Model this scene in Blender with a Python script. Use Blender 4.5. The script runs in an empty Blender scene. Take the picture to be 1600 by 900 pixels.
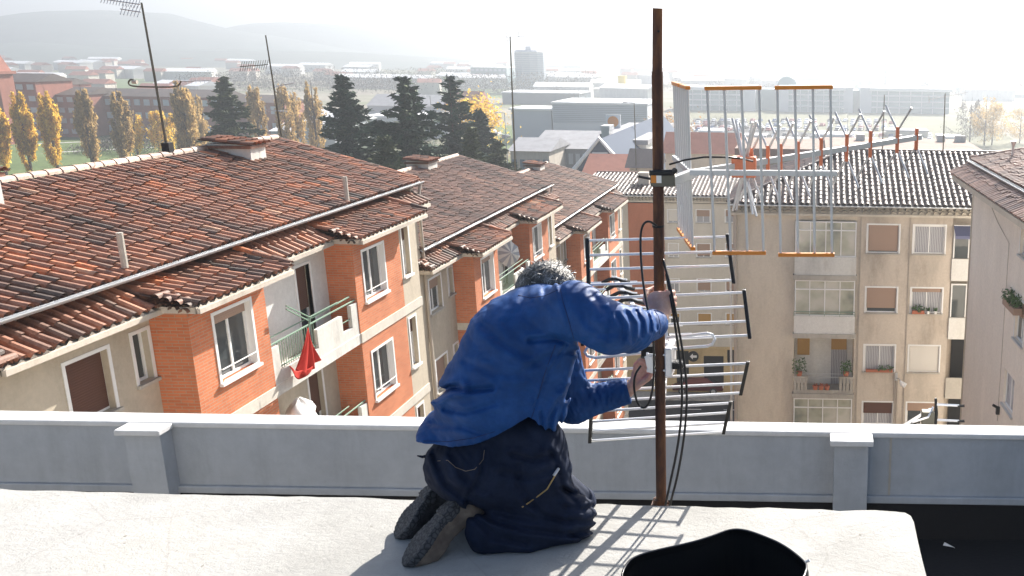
import bpy, bmesh, math, random
import numpy as np
from mathutils import Vector, Matrix
R = math.radians
random.seed(7); rng = np.random.default_rng(7)
S = bpy.context.scene
COL = S.collection
# ---------------------------------------------------------------- camera
FPX, PPX, PPY = 1480.0, 1270.0, 450.0          # focal length and optical centre, in pixels of the 1600 px wide photograph
PITCH = math.atan(370/1480); ROLL = .015
cp, sp, cr, sr = math.cos(PITCH), math.sin(PITCH), math.cos(ROLL), math.sin(ROLL)
cam = bpy.data.objects.new('camera', bpy.data.cameras.new('camera')); COL.objects.link(cam); S.camera = cam
cam.data.sensor_width = 36; cam.data.lens = 36*FPX/1600; cam.data.shift_x = -(PPX-800)/1600
cam.data.clip_start = .05; cam.data.clip_end = 30000
cam.matrix_world = Matrix(((cr, -sr, 0, 0), (sr*sp, cr*sp, -cp, 0), (sr*cp, cr*cp, sp, 0), (0, 0, 0, 1)))
# ---------------------------------------------------------------- sky, sun, exposure
SUN_AZ, SUN_EL = R(18.6), R(32.5)
W = bpy.data.worlds.new('World'); S.world = W; W.use_nodes = True
nt = W.node_tree; bg = nt.nodes['Background']
sky = nt.nodes.new('ShaderNodeTexSky'); sky.sky_type = 'NISHITA'; sky.sun_disc = False
sky.sun_elevation = SUN_EL; sky.sun_rotation = SUN_AZ; sky.dust_density = 3.0; sky.air_density = 1.0; sky.ozone_density = 1.5; sky.altitude = 400
nt.links.new(sky.outputs[0], bg.inputs[0]); bg.inputs[1].default_value = .055
sl = bpy.data.lights.new('sun', 'SUN'); sl.energy = 5.0; sl.angle = R(.53); sl.color = (1, .94, .85)
so = bpy.data.objects.new('sun', sl); COL.objects.link(so)
sd = Vector((math.sin(SUN_AZ)*math.cos(SUN_EL), math.cos(SUN_AZ)*math.cos(SUN_EL), math.sin(SUN_EL)))
so.rotation_euler = sd.to_track_quat('Z', 'Y').to_euler(); so.location = sd*60
S.view_settings.view_transform = 'Standard'; S.view_settings.look = 'None'
S.view_settings.gamma = 1; S.view_settings.use_curve_mapping = False
S.view_settings.exposure = 1.74
HAZE = .00082
# ---------------------------------------------------------------- helpers: rays
def ray(px, py):
    u, v = px-PPX, py-PPY
    a, b = u*cr+v*sr, -u*sr+v*cr
    return Vector((a/FPX, cp-b/FPX*sp, -(sp+b/FPX*cp)))
def aY(px, py, Y):
    d = ray(px, py); return d*(Y/d.y)
def aX(px, py, X):
    d = ray(px, py); return d*(X/d.x)
def aZ(px, py, Z):
    d = ray(px, py); return d*(Z/d.z)
GZ = -28.0
def tag(o, label=None, cat=None, group=None, kind=None):
    if label: o['label'] = label
    if cat: o['category'] = cat
    if group: o['group'] = group
    if kind: o['kind'] = kind
    return o
def thing(name, loc, label, cat, group=None):
    o = bpy.data.objects.new(name, None); o.location = loc; COL.objects.link(o); o.empty_display_size = .2
    return tag(o, label, cat, group)
def wloc(o):
    v = Vector(o.location)
    while o.parent is not None:
        o = o.parent; v += Vector(o.location)
    return v
class MB:
    """collects vertices and faces (world coordinates) for ONE mesh object"""
    def __init__(s): s.v = []; s.f = []; s.c = []; s.mi = []; s.cc = .5; s.cm = 0
    def face(s, pts):
        n = len(s.v); s.v += [tuple(p) for p in pts]; s.f.append(tuple(range(n, n+len(pts)))); s.c.append(s.cc); s.mi.append(s.cm)
    def add(s, vs, fs):
        n = len(s.v); s.v += [tuple(p) for p in vs]
        for f in fs: s.f.append(tuple(i+n for i in f)); s.c.append(s.cc); s.mi.append(s.cm)
    def obox(s, O, U, V, Wv):
        """box from corner O with edge vectors U V W"""
        O, U, V, Wv = Vector(O), Vector(U), Vector(V), Vector(Wv)
        p = [O, O+U, O+U+V, O+V, O+Wv, O+U+Wv, O+U+V+Wv, O+V+Wv]
        fs = [(0, 3, 2, 1), (4, 5, 6, 7), (0, 1, 5, 4), (1, 2, 6, 5), (2, 3, 7, 6), (3, 0, 4, 7)]
        if U.cross(V).dot(Wv) < 0: fs = [tuple(reversed(f)) for f in fs]
        s.add(p, fs)
    def box(s, x0, x1, y0, y1, z0, z1): s.obox((x0, y0, z0), (x1-x0, 0, 0), (0, y1-y0, 0), (0, 0, z1-z0))
    def tube(s, pts, r, n=6, cap=True, flat=None):
        pts = [Vector(p) for p in pts]; rs = r if isinstance(r, (list, tuple)) else [r]*len(pts)
        base = len(s.v); up = None; vs = []; fs = []
        for i, p in enumerate(pts):
            t = (pts[min(i+1, len(pts)-1)]-pts[max(i-1, 0)]).normalized()
            if up is None:
                up = Vector((0, 0, 1)) if abs(t.z) < .9 else Vector((1, 0, 0))
            a = t.cross(up).normalized(); b = a.cross(t).normalized(); up = b
            for k in range(n):
                an = 2*math.pi*(k+.5)/n
                vs.append(p+(a*math.cos(an)+b*math.sin(an))*rs[i])
        for i in range(len(pts)-1):
            for k in range(n):
                fs.append((i*n+k, i*n+(k+1) % n, (i+1)*n+(k+1) % n, (i+1)*n+k))
        if cap:
            fs.append(tuple(range(n-1, -1, -1))); fs.append(tuple((len(pts)-1)*n+k for k in range(n)))
        s.add(vs, fs)
    def grid(s, P, nu, nv, flip=False):
        vs = [P(i/nu, j/nv) for j in range(nv+1) for i in range(nu+1)]
        fs = []
        for j in range(nv):
            for i in range(nu):
                a = j*(nu+1)+i; q = (a, a+1, a+nu+2, a+nu+1)
                fs.append(tuple(reversed(q)) if flip else q)
        s.add(vs, fs)
    def build(s, name, mat, parent=None, smooth=False, bevel=0, attr=False):
        me = bpy.data.meshes.new(name); o = bpy.data.objects.new(name, me); COL.objects.link(o)
        off = Vector((0, 0, 0))
        if parent is not None:
            o.parent = parent; off = wloc(parent)
        elif s.v:
            a = np.array(s.v); off = Vector((float(a[:, 0].mean()), float(a[:, 1].mean()), float(a[:, 2].min()))); o.location = off
        me.from_pydata([(p[0]-off.x, p[1]-off.y, p[2]-off.z) for p in s.v], [], s.f)
        mats = mat if isinstance(mat, (list, tuple)) else [mat]
        for m in mats: me.materials.append(m)
        if len(mats) > 1: me.polygons.foreach_set('material_index', s.mi)
        if smooth: me.polygons.foreach_set('use_smooth', [True]*len(s.f))
        if attr:
            at = me.attributes.new('tone', 'FLOAT', 'FACE'); at.data.foreach_set('value', s.c)
        if bevel:
            b = o.modifiers.new('bevel', 'BEVEL'); b.width = bevel; b.segments = 2; b.limit_method = 'ANGLE'
        me.update()
        return o
def copy_tree(o, loc, label=None, rotz=None, scale=None):
    c = o.copy(); COL.objects.link(c); c.location = loc
    if label: c['label'] = label
    if rotz is not None: c.rotation_euler = (0, 0, rotz)
    if scale is not None: c.scale = scale
    for ch in list(o.children):
        d = ch.copy(); COL.objects.link(d); d.parent = c
        for g in list(ch.children):
            e = g.copy(); COL.objects.link(e); e.parent = d
    return c
# ---------------------------------------------------------------- materials
def mat(name, col, rough=.8, metal=0, spec=.5):
    m = bpy.data.materials.new(name); m.use_nodes = True
    b = m.node_tree.nodes['Principled BSDF']; b.inputs['Base Color'].default_value = (*col, 1)
    b.inputs['Roughness'].default_value = rough; b.inputs['Metallic'].default_value = metal
    b.inputs['Specular IOR Level'].default_value = spec
    return m
def N(m, t, **k):
    n = m.node_tree.nodes.new(t)
    for a, v in k.items(): setattr(n, a, v)
    return n
def L(m, a, b): m.node_tree.links.new(a, b)
def noise(m, scale, detail=6, rough=.6, stretch=None, coord='Object'):
    tc = N(m, 'ShaderNodeTexCoord'); mp = N(m, 'ShaderNodeMapping'); nz = N(m, 'ShaderNodeTexNoise')
    L(m, tc.outputs[coord], mp.inputs[0]); L(m, mp.outputs[0], nz.inputs['Vector'])
    if stretch: mp.inputs['Scale'].default_value = stretch
    nz.inputs['Scale'].default_value = scale; nz.inputs['Detail'].default_value = detail; nz.inputs['Roughness'].default_value = rough
    return nz.outputs['Fac']
def ramp(m, fac, stops):
    r = N(m, 'ShaderNodeValToRGB'); L(m, fac, r.inputs[0]); e = r.color_ramp.elements
    while len(e) > 1: e.remove(e[0])
    e[0].position = stops[0][0]; e[0].color = (*stops[0][1], 1)
    for p, c in stops[1:]:
        q = e.new(p); q.color = (*c, 1)
    return r.outputs[0]
def mix(m, a, b, fac, mode='MIX'):
    x = N(m, 'ShaderNodeMixRGB', blend_type=mode)
    for i, v in ((0, fac), (1, a), (2, b)):
        if isinstance(v, (int, float)): x.inputs[i].default_value = v
        elif isinstance(v, tuple): x.inputs[i].default_value = (*v, 1)
        else: L(m, v, x.inputs[i])
    return x.outputs[0]
def setcol(m, out): L(m, out, m.node_tree.nodes['Principled BSDF'].inputs['Base Color'])
def bump(m, h, strength=.3, dist=.02):
    b = N(m, 'ShaderNodeBump'); b.inputs['Strength'].default_value = strength; b.inputs['Distance'].default_value = dist
    L(m, h, b.inputs['Height']); L(m, b.outputs[0], m.node_tree.nodes['Principled BSDF'].inputs['Normal'])
def sc(c, k): return tuple(min(1, x*k) for x in c)
def plaster(name, col, stain=.5, rough=.9, dirt=(.55, .5, .45), scale=.6, bmp=.15):
    m = mat(name, col, rough, spec=.3)
    n1 = noise(m, scale, 8, .65, (1, 1, .35)); n2 = noise(m, 9, 5, .7); n3 = noise(m, .9, 10, .75, (1.6, 1.6, .5))
    c = ramp(m, n1, [(.3, sc(col, 1-.45*stain)), (.5, col), (.75, sc(col, 1.12))])
    d = ramp(m, n3, [(.5, (1, 1, 1)), (.72, tuple(1-(1-x)*stain for x in dirt))])
    c = mix(m, c, d, 1.0, 'MULTIPLY')
    c = mix(m, c, ramp(m, n2, [(.3, (.86, .86, .86)), (.7, (1.0, 1.0, 1.0))]), 1.0, 'MULTIPLY')
    setcol(m, c); bump(m, noise(m, 60, 4, .6), bmp, .01)
    return m
M = {}
M['cream'] = plaster('cream_plaster', (.50, .44, .35), .35)
M['cream_pale'] = plaster('pale_plaster', (.60, .56, .49), .25)
M['white_wall'] = plaster('white_plaster', (.72, .71, .68), .2)
M['beige'] = plaster('stained_beige_plaster', (.56, .49, .415), .55)
M['beige_pale'] = plaster('beige_plaster', (.65, .58, .48), .4)
M['pink'] = plaster('pinkish_plaster', (.82, .75, .66), .12)
M['stone'] = plaster('stone_trim', (.46, .43, .38), .6)
M['soffit'] = plaster('soffit', (.62, .57, .48), .3)
def brick(name, c1, c2, mortar, rowh=.065, w=.26, msize=.008):
    m = mat(name, c1, .85, spec=.3)
    tc = N(m, 'ShaderNodeTexCoord'); s = N(m, 'ShaderNodeSeparateXYZ'); a = N(m, 'ShaderNodeMath', operation='ADD'); cmb = N(m, 'ShaderNodeCombineXYZ')
    L(m, tc.outputs['Object'], s.inputs[0]); L(m, s.outputs[0], a.inputs[0]); L(m, s.outputs[1], a.inputs[1])
    L(m, a.outputs[0], cmb.inputs[0]); L(m, s.outputs[2], cmb.inputs[1])
    b = N(m, 'ShaderNodeTexBrick'); L(m, cmb.outputs[0], b.inputs['Vector'])
    b.inputs['Color1'].default_value = (*c1, 1); b.inputs['Color2'].default_value = (*c2, 1); b.inputs['Mortar'].default_value = (*mortar, 1)
    b.inputs['Scale'].default_value = 1; b.inputs['Brick Width'].default_value = w; b.inputs['Row Height'].default_value = rowh
    b.inputs['Mortar Size'].default_value = msize; b.inputs['Bias'].default_value = -.2
    c = mix(m, b.outputs['Color'], ramp(m, noise(m, 1.1, 8, .7), [(.3, (.78, .76, .76)), (.6, (1, 1, 1))]), 1.0, 'MULTIPLY')
    setcol(m, c)
    return m
M['brick'] = brick('orange_brick', (.60, .20, .09), (.50, .15, .065), (.44, .27, .18))
M['brick_far'] = plaster('red_brick_far', (.36, .15, .11), .4)
M['orange_render'] = plaster('orange_render', (.45, .16, .08), .3)
def tile_mat(name, stops, white=.0, rough=.62):
    m = mat(name, (.3, .1, .06), rough, spec=.45)
    at = N(m, 'ShaderNodeAttribute', attribute_name='tone')
    c = ramp(m, at.outputs['Fac'], stops)
    lich = ramp(m, noise(m, 5.5, 8, .75), [(.44, (1, 1, 1)), (.66, (.50, .47, .46))])
    c = mix(m, c, lich, .9, 'MULTIPLY')
    big = ramp(m, noise(m, .33, 4, .6), [(.35, (.75, .72, .72)), (.6, (1.1, 1.05, 1.0))])
    c = mix(m, c, big, .9, 'MULTIPLY')
    sp_ = ramp(m, noise(m, 24, 3, .6), [(.62, (0, 0, 0)), (.70, (1, 1, 1))])
    f = N(m, 'ShaderNodeMath', operation='MULTIPLY'); L(m, sp_, f.inputs[0]); f.inputs[1].default_value = .35+white
    c = mix(m, c, (.42, .38, .34), f.outputs[0])
    setcol(m, c); bump(m, noise(m, 55, 4, .7), .35, .01)
    return m
M['tile'] = tile_mat('weathered_tile', [(0, (.08, .06, .05)), (.25, (.19, .11, .08)), (.5, (.32, .155, .10)), (.78, (.42, .19, .11)), (.95, (.54, .19, .08)), (1, (.56, .34, .22))])
M['tile_brown'] = tile_mat('dusty_tile', [(0, (.09, .065, .055)), (.4, (.22, .13, .10)), (.75, (.32, .19, .14)), (1, (.42, .24, .17))])
M['tile_dark'] = tile_mat('shiny_tile', [(0, (.06, .045, .05)), (.5, (.13, .09, .085)), (1, (.24, .15, .12))], rough=.52)
M['tile_pink'] = tile_mat('pink_tile', [(0, (.16, .10, .09)), (.5, (.34, .20, .15)), (1, (.50, .32, .25))], rough=.5)
M['ridge'] = tile_mat('ridge_tile', [(0, (.42, .30, .24)), (.5, (.52, .38, .30)), (1, (.62, .50, .42))])
M['mortar'] = plaster('mortar', (.55, .49, .42), .5)
M['white'] = mat('white_paint', (.76, .76, .75), .55)
M['white_dirty'] = plaster('old_white_paint', (.66, .65, .61), .6)
M['shutter_dark'] = mat('dark_brown_blind', (.09, .035, .02), .6)
M['shutter_brown'] = mat('brown_blind', (.33, .22, .16), .6)
M['shutter_ochre'] = mat('ochre_blind', (.42, .24, .06), .6)
M['shutter_pale'] = mat('pale_blind', (.62, .59, .54), .6)
for k in ('shutter_dark', 'shutter_brown', 'shutter_ochre', 'shutter_pale'):
    m = M[k]; w = N(m, 'ShaderNodeTexWave', bands_direction='Z'); tc = N(m, 'ShaderNodeTexCoord'); L(m, tc.outputs['Object'], w.inputs[0])
    w.inputs['Scale'].default_value = 6.5; bump(m, w.outputs['Fac'], .4, .012)
M['glass'] = mat('window_glass', (.05, .06, .065), .06, spec=.8)
M['glass_pale'] = mat('frosted_glass', (.35, .37, .33), .25, spec=.6)
setcol(M['glass_pale'], ramp(M['glass_pale'], noise(M['glass_pale'], .9, 3, .5), [(.35, (.16, .18, .16)), (.5, (.36, .36, .28)), (.68, (.52, .50, .44))]))
M['curtain'] = mat('net_curtain', (.42, .41, .42), .9)
w = N(M['curtain'], 'ShaderNodeTexWave', bands_direction='X'); tc = N(M['curtain'], 'ShaderNodeTexCoord'); L(M['curtain'], tc.outputs['Object'], w.inputs[0])
w.inputs['Scale'].default_value = 4; w.inputs['Distortion'].default_value = 2; setcol(M['curtain'], ramp(M['curtain'], w.outputs['Fac'], [(0, (.20, .20, .22)), (1, (.5, .5, .52))]))
M['gutter'] = mat('zinc_gutter', (.52, .53, .54), .42, .6)
M['pipe'] = mat('drain_pipe', (.40, .35, .30), .6)
M['green_metal'] = mat('green_railing', (.16, .26, .19), .6)
M['white_metal'] = mat('white_rail', (.7, .7, .68), .4)
M['dark'] = mat('dark_opening', (.02, .02, .022), .8)  # near black: the shade inside openings is put into this colour
M['black'] = mat('black_plastic', (.012, .012, .013), .5, spec=.4)
M['cable'] = mat('black_cable', (.01, .01, .011), .38)
M['plant'] = mat('potted_leaves', (.05, .11, .03), .7)
setcol(M['plant'], ramp(M['plant'], noise(M['plant'], 9, 3), [(.3, (.02, .06, .015)), (.7, (.10, .18, .05))]))
M['terracotta'] = mat('terracotta_pot', (.38, .12, .06), .8)
M['red_cloth'] = mat('red_canvas', (.42, .04, .03), .9, spec=.1)
M['white_cloth'] = mat('white_cloth', (.75, .74, .72), .9)
M['stripe_cloth'] = mat('grey_parasol', (.30, .31, .33), .9)
# ================================================================ ground, fields, roads, hills
def fieldmat(name, stops, scale=.02, stretch=(1, 1, 1), rough=.95):
    m = mat(name, stops[0][1], rough, spec=.15)
    c = ramp(m, noise(m, scale, 10, .65, stretch), stops)
    c = mix(m, c, ramp(m, noise(m, scale*14, 5, .7), [(.3, (.7, .7, .7)), (.7, (1.15, 1.15, 1.15))]), 1.0, 'MULTIPLY')
    setcol(m, c); return m
M['ground'] = fieldmat('valley_ground', [(.35, (.10, .13, .05)), (.48, (.19, .18, .13)), (.56, (.26, .23, .19)), (.68, (.12, .16, .07))], .008, (1, 2.5, 1))
M['asphalt'] = fieldmat('asphalt', [(.3, (.045, .045, .05)), (.7, (.075, .075, .08))], .3)
M['paving'] = fieldmat('pale_paving', [(.3, (.34, .33, .31)), (.7, (.46, .45, .43))], .2)
M['lawn'] = fieldmat('lawn', [(.3, (.07, .105, .035)), (.6, (.12, .165, .06)), (.8, (.19, .21, .09))], .05)
M['hill'] = fieldmat('hillside', [(.3, (.05, .08, .08)), (.5, (.11, .13, .12)), (.7, (.07, .10, .09))], .0025, (1, 3, 1))  # bluish stops: the haze's tint is painted into the hillside
g = MB()
def gh(x, y): return GZ if y < 1200 else GZ
g.grid(lambda u, v: (-3500+7000*u, -200+4300*v*v if v > .1 else -200+430*v, GZ), 40, 40)
tag(g.build('ground', M['ground']), kind='structure')
def sheet(name, pts, m, dz, label=None):
    b = MB(); b.face([(p[0], p[1], GZ+dz) for p in pts]); o = b.build(name, m)
    return tag(o, label, kind='structure')
def gp(px, py): v = aZ(px, py, GZ); return (v.x, v.y)
# the street between the houses, with kerbs
sheet('road', [(-11.0, 2), (5.0, 2), (5.0, 68), (40, 68), (40, 74.0), (-60, 74.0), (-60, 69), (-11.0, 69)], M['asphalt'], .008)
kb = MB(); kb.box(-12.0, -10.2, 5, 62, GZ, GZ+.13); kb.box(-30, 30, 73.2, 74.9, GZ, GZ+.13); tag(kb.build('pavement', M['paving']), kind='structure')
rm = MB()
for k in range(9): rm.box(-2.2, -2.05, 8+k*6, 11+k*6, GZ+.012, GZ+.016)
for k in range(12): rm.box(-24+k*3.4, -22.4+k*3.4, 71.2, 71.32, GZ+.012, GZ+.016)
tag(rm.build('road_marking', M['white']), kind='structure')
sheet('lawn', [gp(-350, 240), gp(-120, 300), gp(420, 262), gp(420, 206), gp(-60, 206)], M['lawn'], .01)
for a, b_ in (((40, 226), (330, 214)), ((60, 240), (330, 226))):
    p, q = gp(*a), gp(*b_)
    sheet('path', [(p[0], p[1]), (q[0], q[1]), (q[0]+1, q[1]+4), (p[0]+1, p[1]+4)], M['paving'], .03)
sheet('field', [gp(-60, 142), gp(360, 138), gp(360, 127), gp(130, 121)], M['lawn'], .012)
sheet('field', [gp(610, 150), gp(905, 156), gp(905, 143), gp(640, 132)], M['lawn'], .014)
sheet('field', [gp(740, 232), gp(860, 234), gp(860, 196), gp(760, 196)], M['lawn'], .016)
sheet('car_park', [gp(1068, 236), gp(1540, 246), gp(1420, 186), gp(1085, 180)], M['asphalt'], .018)
sheet('embankment', [gp(1060, 182), gp(1520, 240), gp(1620, 240), gp(1500, 168), gp(1075, 168)], fieldmat('embankment_grass', [(.3, (.10, .11, .06)), (.7, (.20, .19, .12))], .05), .02)
for a, b_, w_ in (((1390, 168), (1590, 196), 7), ((1080, 196), (1400, 210), 5), ((1060, 186), (1140, 240), 6)):
    p, q = gp(*a), gp(*b_)
    sheet('road', [p, q, (q[0], q[1]+w_), (p[0], p[1]+w_)], M['paving'], .03)
# hills: ridges of real terrain
def hill(prof, Y, depth, seed, base=GZ-2):
    """prof: (px, py) skyline points in the photograph -> a ridge at distance Y with a long slope toward us"""
    b = MB(); xs = [aY(p[0], p[1], Y) for p in prof]; X = [p.x for p in xs]; Zs = [p.z for p in xs]
    n = 120; m_ = 16; r_ = np.random.default_rng(seed)
    wob = np.convolve(r_.normal(0, 1, n+m_+20), np.ones(7)/7, 'same')
    def P(u, v):
        x = X[0]+(X[-1]-X[0])*u; top = float(np.interp(x, X, Zs))
        h = math.sin(min(1, v*1.35)*math.pi/2) if v < .74 else math.cos((v-.74)/.26*math.pi/2)
        k = wob[int(u*n)]+.6*wob[(int(u*n)+int(v*m_)) % n]
        return (x, Y-depth*.74+depth*v, base+(top-base)*max(0, h)+k*(top-base)*.04*(h if v < .7 else .3))
    b.grid(P, n, m_); return tag(b.build('hills', M['hill'], smooth=True), kind='structure')
hill([(-900, 45), (-500, 12), (-200, 10), (-60, 28), (0, 27), (52, 31), (80, 20), (120, 16), (190, 17), (265, 21), (320, 36), (365, 47), (450, 60), (560, 80), (700, 100), (900, 108)], 1750, 500, 1)
hill([(200, 90), (340, 52), (400, 38), (450, 35), (520, 38), (600, 46), (720, 70), (900, 98), (1000, 104)], 2000, 400, 2)
hill([(-700, 80), (-200, 66), (0, 69), (60, 66), (150, 73), (260, 78), (420, 78), (560, 82), (680, 90), (800, 99), (1000, 106)], 1350, 350, 3)
hill([(600, 104), (800, 96), (900, 97), (1000, 92), (1150, 97), (1300, 98), (1480, 106), (1650, 108), (2100, 106), (2600, 104)], 1700, 500, 4)
# ================================================================ tiled roofs
def tiles(E0, E1, UP, length, pitch=.235, course=.36, seg=5, clip=None, mbld=None, jit=1.0, r0=None):
    """barrel tiles: eave line E0->E1, UP = unit vector up the slope, length along the slope"""
    b = mbld or MB(); E0, E1, UP = Vector(E0), Vector(E1), Vector(UP).normalized()
    A = (E1-E0); wd = A.length; A.normalize(); Nn = A.cross(UP).normalized()
    if Nn.z < 0: Nn = -Nn
    n = max(1, int(wd/pitch)); pitch = wd/n; m_ = max(1, int(length/course)); crs = length/m_
    ra, rb = pitch*.40, pitch*.33
    for i in range(n):
        u = (i+.5)*pitch; wb = random.gauss(0, .12); ph = random.uniform(-.11, .11)
        for j in range(m_):
            s0 = j*crs-(.03-ph if j else .05)+random.gauss(0, .012)*jit; s1 = (j+1)*crs+.03+(ph if j < m_-1 else 0)
            if clip and not clip(u, (s0+s1)/2): continue
            du = random.gauss(0, .008)*jit; dv = random.gauss(0, .006)*jit; lift = .022+random.gauss(0, .004)*jit
            b.cc = min(1, max(0, random.gauss(.45, .17)+wb+(.3 if random.random() < .05 else 0)-(.2 if random.random() < .08 else 0)))
            vs = []
            for (s_, r_, l_) in ((s0, ra, lift), (s1, rb, .0)):
                for k in range(seg+1):
                    an = math.pi*k/seg
                    vs.append(E0+A*(u+du*(1 if l_ else -1)+dv-r_*math.cos(an))+UP*s_+Nn*(r_*math.sin(an)*.95+l_))
            fs = [(k, k+1, seg+2+k, seg+1+k) for k in range(seg)]
            if A.cross(UP).dot(Nn) < 0: fs = [tuple(reversed(f)) for f in fs]
            b.add(vs, fs)
    # channels between the rolls
    for i in range(n+1):
        u = i*pitch
        for j in range(m_):
            if clip and not clip(min(max(u, .01), wd-.01), (j+.5)*crs): continue
            b.cc = min(.6, max(0, random.gauss(.2, .12)))
            a0, a1 = E0+UP*(j*crs-.01), E0+UP*((j+1)*crs)
            h = pitch*.5
            for (x0, z0, x1, z1) in ((-h, .03, -h*.35, -.01), (-h*.35, -.01, h*.35, -.01), (h*.35, -.01, h, .03)):
                b.face([a0+A*(u+x0)+Nn*(z0+.008), a0+A*(u+x1)+Nn*(z1+.008), a1+A*(u+x1)+Nn*z1, a1+A*(u+x0)+Nn*z0])
    return b
def ridge_tiles(P0, P1, r=.12, ln=.42, b=None):
    b = b or MB(); P0, P1 = Vector(P0), Vector(P1); d = P1-P0; n = max(1, int(d.length/ln)); t = d.normalized(); a = t.cross(Vector((0, 0, 1))).normalized()
    up = a.cross(t)
    for i in range(n):
        b.cc = random.random()
        p, q = P0+d*(i/n), P0+d*((i+1.08)/n); rr = (r*1.08, r*.92); vs = []
        for pt, r_ in ((p, rr[0]), (q, rr[1])):
            for k in range(7):
                an = math.pi*k/6; vs.append(pt+a*(-r_*math.cos(an))+up*(r_*math.sin(an)-.02))
        b.add(vs, [(k, k+1, 8+k, 7+k) for k in range(6)])
    return b
def half_gutter(P0, P1, r=.075, parent=None, name='gutter'):
    b = MB(); P0, P1 = Vector(P0), Vector(P1); t = (P1-P0).normalized(); a = t.cross(Vector((0, 0, 1))).normalized(); z = Vector((0, 0, 1))
    for rr in (r, r*.9):
        vs = []
        for pt in (P0, P1):
            for k in range(7):
                an = math.pi+math.pi*k/6; vs.append(pt+a*rr*math.cos(an)+z*rr*math.sin(an))
        b.add(vs, [(k, k+1, 8+k, 7+k) for k in range(6)])
    for sgn in (-1, 1): b.tube([P0+a*sgn*r, P1+a*sgn*r], .012, 5)
    return b.build(name, M['gutter'], parent)
def wallface(b, O, U, V, w, h, holes, Nn, reveal=.2):
    """wall panel w x h from O with rectangular holes (u0,v0,u1,v1) and reveals"""
    O, U, V, Nn = Vector(O), Vector(U), Vector(V), Vector(Nn)
    us = sorted({0, w, *[x for hh in holes for x in (hh[0], hh[2]) if 0 < x < w]}); vs = sorted({0, h, *[x for hh in holes for x in (hh[1], hh[3]) if 0 < x < h]})
    for i in range(len(us)-1):
        for j in range(len(vs)-1):
            cu, cv = (us[i]+us[i+1])/2, (vs[j]+vs[j+1])/2
            if any(hh[0] < cu < hh[2] and hh[1] < cv < hh[3] for hh in holes): continue
            q = [O+U*us[i]+V*vs[j], O+U*us[i+1]+V*vs[j], O+U*us[i+1]+V*vs[j+1], O+U*us[i]+V*vs[j+1]]
            if U.cross(V).dot(Nn) < 0: q.reverse()
            b.face(q)
    for (u0, v0, u1, v1) in holes:
        c = [O+U*u0+V*v0, O+U*u1+V*v0, O+U*u1+V*v1, O+U*u0+V*v1]
        for k in range(4):
            a, d = c[k], c[(k+1) % 4]; b.face([a, d, d-Nn*reveal, a-Nn*reveal])
def window(parent, O, U, Nn, u0, z0, u1, z1, kind='panes2', depth=.16, frame='white', surround=True, sill='white', blind=.0, bm='shutter_brown', glass='glass', label=None):
    """window in a hole of a wall: > frame mesh, with glass, blind, sill as its parts. z0,z1 absolute; O is any point of the wall line"""
    O, U, Nn = Vector(O), Vector(U), Vector(Nn); Z = Vector((0, 0, 1)); O0 = Vector((O.x, O.y, 0))
    w, h = u1-u0, z1-z0; P = lambda u, z, d: O0+U*u+Z*z+Nn*d
    f = MB(); t = .055
    def bar(a, b_, c, d, dd=-depth, th=.05): f.obox(P(a, c, dd), U*(b_-a), Z*(d-c), Nn*th)
    bar(u0, u1, z0, z0+t); bar(u0, u1, z1-t, z1); bar(u0, u0+t, z0+t, z1-t); bar(u1-t, u1, z0+t, z1-t)
    if kind == 'panes2': bar((u0+u1)/2-t*.5, (u0+u1)/2+t*.5, z0+t, z1-t)
    if kind == 'panes3':
        for k in (1, 2): bar(u0+w*k/3-t*.4, u0+w*k/3+t*.4, z0+t, z1-t)
    if kind == 'panes4':
        for k in (1, 2, 3): bar(u0+w*k/4-t*.4, u0+w*k/4+t*.4, z0+t, z1-t-.002)
        bar(u0+t, u1-t, z1-h*.27, z1-h*.27+t, -depth-.003)
    if surround:      # painted band round the opening
        s = .07
        for q in ((u0-s, u1+s, z1, z1+s), (u0-s, u0, z0, z1), (u1, u1+s, z0, z1)): bar(*q, .003, .015)
    win = f.build('window', M[frame], parent)
    if label: win['label'] = label
    gb = MB(); gb.face([P(u0+t, z0+t, -depth+.02), P(u1-t, z0+t, -depth+.02), P(u1-t, z1-t, -depth+.02), P(u0+t, z1-t, -depth+.02)]); gb.build('glass', M[glass], win)
    if blind > 0:
        s_ = MB(); zb = z1-t-(h-2*t)*blind
        s_.obox(P(u0+t*.6, zb, -depth+.052), U*(w-1.2*t), Z*(z1-.01-zb), Nn*.02); s_.build('blind', M[bm], win)
    if sill:
        s_ = MB(); s_.obox(P(u0-.09, z0-.07, -depth+.05), U*(w+.18), Z*.066, Nn*(depth+.03)); s_.build('sill', M[sill], win, bevel=.006)
    return win
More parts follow.
